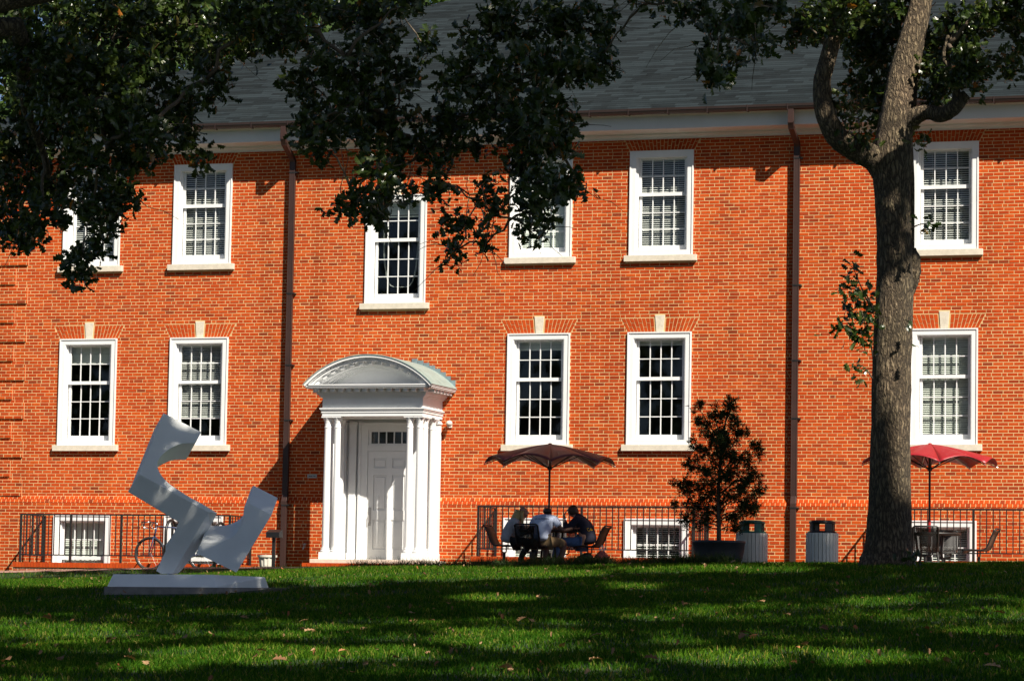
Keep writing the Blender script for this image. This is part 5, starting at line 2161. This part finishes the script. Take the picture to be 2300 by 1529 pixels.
def shade_oak(x, y, c, r, n, label):
    g = gz(x, y)
    t = empty('oak_tree', (x, y, g), label, 'tree')
    iv = -np.array([x, y, g])
    m = MB()
    c = np.asarray(c, float)
    m.tube([np.array(q)+iv for q in [(x, y, g-0.3), (x, y, g+0.6), (x+0.1, y, g+3), tuple(c*[1, 1, 0]+[0, 0, c[2]-3]), tuple(c+[0, 0, 2])]], [0.6, 0.45, 0.4, 0.3, 0.1], 14, True, 0.06)
    for k in range(9):
        a = k*2.4
        e = c+np.array([math.cos(a)*r[0]*0.7, math.sin(a)*r[1]*0.7, random.uniform(-0.3, 0.6)*r[2]])
        s_ = c*[1, 1, 0]+[0, 0, c[2]-4+0.3*k]
        m.tube([q+iv for q in wiggle(s_, e, 6, 0.05)], list(np.linspace(0.16, 0.03, 7)), 8)
    m.build('trunk', 'bark', t, smooth=True)
    b = crown_leaves(c, r, n, n//20)
    b = sun_filter(b[b[:, 2] > c[2]-r[2]*0.95])
    b = b[(px(b)[:, 1] < -30) | (px(b)[:, 0] > 2340) | ((b-CAM) @ FW < 0.5)]
    tag(put('crown', scatter_mesh('crown', b+iv, QV, QQ, 'oak_leaf', 0.8, 1.4), t), kind='stuff')


shade_oak(29.0, -36.0, (27.0, -37.0, 16.0), (8.5, 6.5, 3.0), 7500, 'oak out of view to the right that shades the middle of the lawn')
shade_oak(21.5, -39.5, (20.5, -40.5, 16.0), (6.0, 5.6, 2.0), 5200, 'slim oak out of view above the lawn that shades the sculpture')
shade_oak(32.0, -52.0, (29.5, -51.5, 16.0), (10.0, 8.0, 3.0), 9500, 'oak out of view near the camera that shades the front of the lawn')
shade_oak(27.5, -28.0, (25.5, -29.0, 16.0), (7.0, 6.0, 3.0), 6000, 'oak out of view at right that shades the lawn by the trunk')

# far trees: behind the hall, and across the lawn behind the camera (seen in the window panes)
fp, fq = [], []
for x, y, z, r in ((-14, 26, 9, 7), (-24, 22, 9, 8), (-18, 34, 13, 8), (-32, 12, 8, 7), (-6, 34, 13, 7), (-22, 46, 17, 10), (-8, 47, 19, 10), (8, 48, 20, 10), (-34, 44, 18, 10), (-28, 52, 22, 10), (-14, 52, 22, 10), (-38, 30, 13, 9), (-52, 22, 13, 10)):
    fq.append(crown_leaves((x, y, z), (r, r, r*0.95), 7000, 300))
for x, y in ((-62, -120), (-42, -112), (-24, -118), (-6, -110), (12, -115), (30, -112), (50, -116), (70, -110), (-80, -105), (-52, -100), (-95, -90)):
    fp.append(crown_leaves((x, y, 11), (13, 10, 13), 3000, 220))
fp = np.concatenate(fp)
fp = fp[fp[:, 2] > -3]
fq = np.concatenate(fq)
fo = put('tree_line', scatter_mesh('tree_line', fq, QV*0.9, QQ, 'far_leaf', 0.7, 1.5))
tag(fo, 'green mass of trees behind the left end of the roof', 'trees', kind='stuff')
fo = put('tree_line', scatter_mesh('tree_line', fp, QV*2.0, QQ, 'far_leaf', 0.7, 1.5))
tag(fo, 'distant trees across the lawn mirrored in the window panes', 'trees', kind='stuff')

# ------------------------------------------------------------------ the conifer in the planter
con = empty('conifer_tree', (PLX, -7.0, PLG+ptop-0.05), 'small dark bushy conifer growing in the round grey planter', 'tree')
ctop = at(1640, 877, -7.0)[2]-(PLG+ptop-0.05)
m = MB()
m.tube([(0, 0, -0.1), (0.0, 0, 0.3), (-0.02, 0, 1.0), (0.05, 0.02, ctop*0.7), (0.18, 0, ctop*0.98)], [0.045, 0.04, 0.032, 0.02, 0.006], 10, True, 0.08)
cpos = []
CM = F/float((np.array([PLX, -7.0, 1])-CAM) @ FW)
cc = np.array([PLX, -7.0, PLG+ptop-0.05])
cspec = [(1642, 905, 16, 34), (1632, 940, 22, 30), (1650, 950, 22, 20), (1600, 925, 16, 26), (1565, 915, 18, 16), (1575, 945, 20, 18), (1595, 970, 26, 30), (1640, 985, 32, 34), (1668, 968, 16, 16), (1560, 995, 14, 14), (1585, 1015, 30, 26), (1625, 1030, 40, 30),
         (1665, 1030, 32, 26), (1700, 1015, 18, 20), (1560, 1045, 34, 22), (1605, 1070, 46, 30), (1655, 1075, 46, 30), (1695, 1065, 24, 22), (1530, 1085, 24, 16), (1560, 1100, 44, 28), (1610, 1115, 50, 30), (1665, 1115, 46, 30), (1703, 1100, 18, 18),
         (1515, 1128, 16, 8), (1555, 1140, 40, 22), (1605, 1155, 40, 22), (1660, 1150, 44, 26), (1690, 1140, 24, 20), (1545, 1170, 26, 18), (1580, 1180, 24, 14), (1645, 1180, 24, 16), (1615, 1000, 26, 40), (1690, 1000, 14, 12)]
cd_ = []
for u, v, a, b in cspec:
    depth = random.uniform(-0.25, 0.25)*(v-860)/300
    c = at(u, v, -7.0+depth)
    n = int(a*b*0.36)+16
    p_ = ell_points(c, np.array([a, (a+b)*0.6, b])/CM*0.85, n, max(3, n//16), 0.034)
    cpos.append(p_)
    st = cc+np.array([0.02, 0, max(0.15, (c[2]-cc[2])*0.72)])
    pts = wiggle(st, c, 5, 0.05)
    m.tube([q-cc for q in pts], list(np.linspace(0.014, 0.005, 6)), 5)
    dirv = (c-st)/(np.linalg.norm(c-st)+1e-6)
    cd_.append(np.repeat(dirv[None], n, 0))
m.build('trunk', 'twig', con, smooth=True)
cpos = np.concatenate(cpos)
sprig = []
SV = np.array([(0, 0, 0), (0.03, -0.010, 0), (0.085, 0.0, 0.0), (0.03, 0.010, 0), (0.015, 0, 0.0), (0.05, 0.035, 0.012), (0.075, 0.05, 0.02), (0.04, 0.012, 0.012), (0.015, 0, 0), (0.05, -0.035, -0.01), (0.075, -0.05, -0.02), (0.04, -0.012, -0.012)])
SQ = np.arange(12)
tag(put('foliage', scatter_mesh('foliage', cpos-cc, SV, SQ, 'conifer_leaf', 0.6, 1.2), con), kind='stuff')

# ------------------------------------------------------------------ grass


def blades(name, x, y, h, w, mat, lean=0.5, z=None):
    n = len(x)
    z = ground(x, y) if z is None else z
    a = RNG.uniform(0, 2*math.pi, n)
    dx, dy = np.cos(a)*w, np.sin(a)*w
    l = RNG.normal(0, lean, (n, 2))*h[:, None]
    b = np.stack([x, y, z-0.005], -1)
    s = np.stack([dx, dy, np.zeros(n)], -1)
    mid = b+np.stack([l[:, 0]*0.35, l[:, 1]*0.35, h*0.6], -1)
    tip = b+np.stack([l[:, 0], l[:, 1], h*np.clip(1-0.3*(l**2).sum(1)/(h**2), 0.5, 1)], -1)
    V = np.stack([b-s, b+s, mid+s*0.7, tip, mid-s*0.7], 1)
    base = np.arange(n)[:, None]*5
    L = (base+np.array([0, 1, 2, 4])[None]).ravel()
    T = (base+np.array([4, 2, 3])[None]).ravel()
    me = bpy.data.meshes.new(name)
    me.vertices.add(n*5)
    me.vertices.foreach_set('co', V.astype(np.float32).ravel())
    me.loops.add(n*7)
    me.loops.foreach_set('vertex_index', np.concatenate([L, T]).astype(np.int32))
    me.polygons.add(n*2)
    me.polygons.foreach_set('loop_start', np.concatenate([np.arange(n)*4, n*4+np.arange(n)*3]).astype(np.int32))
    me.materials.append(MATS[mat])
    me.update(calc_edges=True)
    return me


def lawn_points(y0, y1, dens):
    xl0 = min(at(-60, 1400, y0)[0], at(-60, 1400, y1)[0])
    xr0 = max(at(2360, 1400, y0)[0], at(2360, 1400, y1)[0])
    n = int((xr0-xl0)*(y1-y0)*dens)
    x, y = RNG.uniform(xl0, xr0, n), RNG.uniform(y0, y1, n)
    u = px(np.stack([x, y, ground(x, y)], -1))
    k = (u[:, 0] > -80) & (u[:, 0] < 2380) & (u[:, 1] < 1600)
    pn = np.sin(x*1.7+y*0.6)*np.sin(y*1.9-x*0.4)+np.sin(x*0.7)*0.5
    k &= RNG.uniform(0, 1, n) < 0.78+0.22*np.sign(pn)
    return x[k], y[k]


gx, gy, gh = [], [], []
for y0, y1, dens, h0 in ((-44, -36, 1900, 0.045), (-36, -28, 1500, 0.047), (-28, -20, 1000, 0.05), (-20, -12, 900, 0.052), (-12, -5.4, 380, 0.055)):
    x, y = lawn_points(y0, y1, dens)
    gx.append(x)
    gy.append(y)
    gh.append(h0*RNG.uniform(0.5, 1.6, len(x)))
gx, gy, gh = np.concatenate(gx), np.concatenate(gy), np.concatenate(gh)
bu = np.array([q+np.array(sc_base) for q in lowv])
bc_ = bu.mean(0)
k = (np.hypot(gx-bc_[0], gy-bc_[1]) > 1.25) & (np.hypot(gx-ob[0], gy-ob[1]) > 0.5)
gx, gy, gh = gx[k], gy[k], gh[k]
tag(put('grass', blades('grass', gx, gy, gh, 0.0035+0.002*RNG.random(len(gx)), 'grass_blade', 0.55)), 'short green grass covering the sloping lawn', 'grass', kind='stuff')
# grass verge between the walk and the wall
x = RNG.uniform(-16, 9, 16000)
y = RNG.uniform(-2.6, -1.34, 16000)
tag(put('verge_grass', blades('verge_grass', x, y, 0.07*RNG.uniform(0.5, 1.5, len(x)), np.full(len(x), 0.005), 'grass_blade')), 'narrow strip of grass at the foot of the brick wall', 'grass', kind='stuff')
# tufted border along the crest in front of the tables
xa, xb = at(775, 1262, -8.0)[0], at(1650, 1262, -8.0)[0]
tx = np.concatenate([RNG.uniform(xa, xb, 300), RNG.uniform(at(2030, 1262, -8)[0], at(2330, 1262, -8)[0], 34)])
ty = RNG.uniform(-8.5, -7.6, len(tx))
th_ = np.where(tx < xb+0.1, RNG.uniform(0.20, 0.34, len(tx)), RNG.uniform(0.08, 0.14, len(tx)))
k = RNG.integers(0, len(tx), 20000)
x = tx[k]+RNG.normal(0, 0.05, len(k))
y = ty[k]+RNG.normal(0, 0.05, len(k))
tag(put('border_grass', blades('border_grass', x, y, th_[k]*RNG.uniform(0.6, 1.2, len(k)), np.full(len(k), 0.006), 'border_blade', 0.75)), 'dark tufted border grass along the crest below the tables', 'border grass', kind='stuff')

# fallen leaves
fl = [(930, 1392), (1183, 1398), (1187, 1402), (672, 1410), (712, 1432), (833, 1402), (977, 1406), (612, 1495), (600, 1478), (403, 1452), (137, 1492), (325, 1500), (305, 1500), (5, 1502), (1700, 1362), (1775, 1393), (1860, 1428), (2042, 1382),
      (2087, 1428), (2232, 1388), (2205, 1380), (1325, 1445), (1262, 1462), (1355, 1497), (1150, 1520), (1120, 1518), (1345, 1495), (1480, 1500), (1700, 1440), (1800, 1460), (1690, 1438), (2120, 1495), (1660, 1450), (900, 1500), (1660, 1282), (540, 1396),
      (115, 1402), (460, 1380), (685, 1350), (1440, 1350), (1900, 1305), (1110, 1308), (1640, 1272), (2105, 1290), (1540, 1300), (1560, 1298), (1230, 1290), (1880, 1340), (2210, 1512), (1950, 1500), (760, 1480), (1020, 1470), (240, 1450), (60, 1460)]
FV, FQ = oak_leaf(0.11)
fme = np_mesh('fallen_leaf', FV, 4, FQ, 'dry_leaf')
for u, v in fl:
    for y in np.arange(-46, -10, 0.05):
        q = at(u, v, y)
        if q[2] <= gz(q[0], y)+0.02:
            continue
        break
    ys = np.arange(-50, -11, 0.04)
    qs = np.array([at(u, v, yy) for yy in ys[::6]])
    below = qs[:, 2] < ground(qs[:, 0], qs[:, 1])
    idx = np.argmax(below) if below.any() else len(qs)-1
    q = qs[idx]
    o = put('fallen_leaf', fme, None, (q[0], q[1], gz(q[0], q[1])+0.055), (random.uniform(-0.6, 0.6), random.uniform(-0.5, 0.5), random.uniform(0, 6.28)))
    s = random.uniform(0.7, 1.2)
    o.scale = (s, s, s)
    tag(o, 'dry brown fallen oak leaf lying on the grass', 'leaf', 'fallen leaves on the lawn')

# small leaf litter among the blades
lx, ly = lawn_points(-43, -12, 2.2)
lz = ground(lx, ly)+0.03+0.02*RNG.random(len(lx))
me = scatter_mesh('leaf_litter', np.stack([lx, ly, lz], -1), FV, FQ, 'dry_leaf', 0.2, 0.55)
tag(put('leaf_litter', me), 'tiny scraps of dry leaf scattered through the grass', 'leaf litter', kind='stuff')
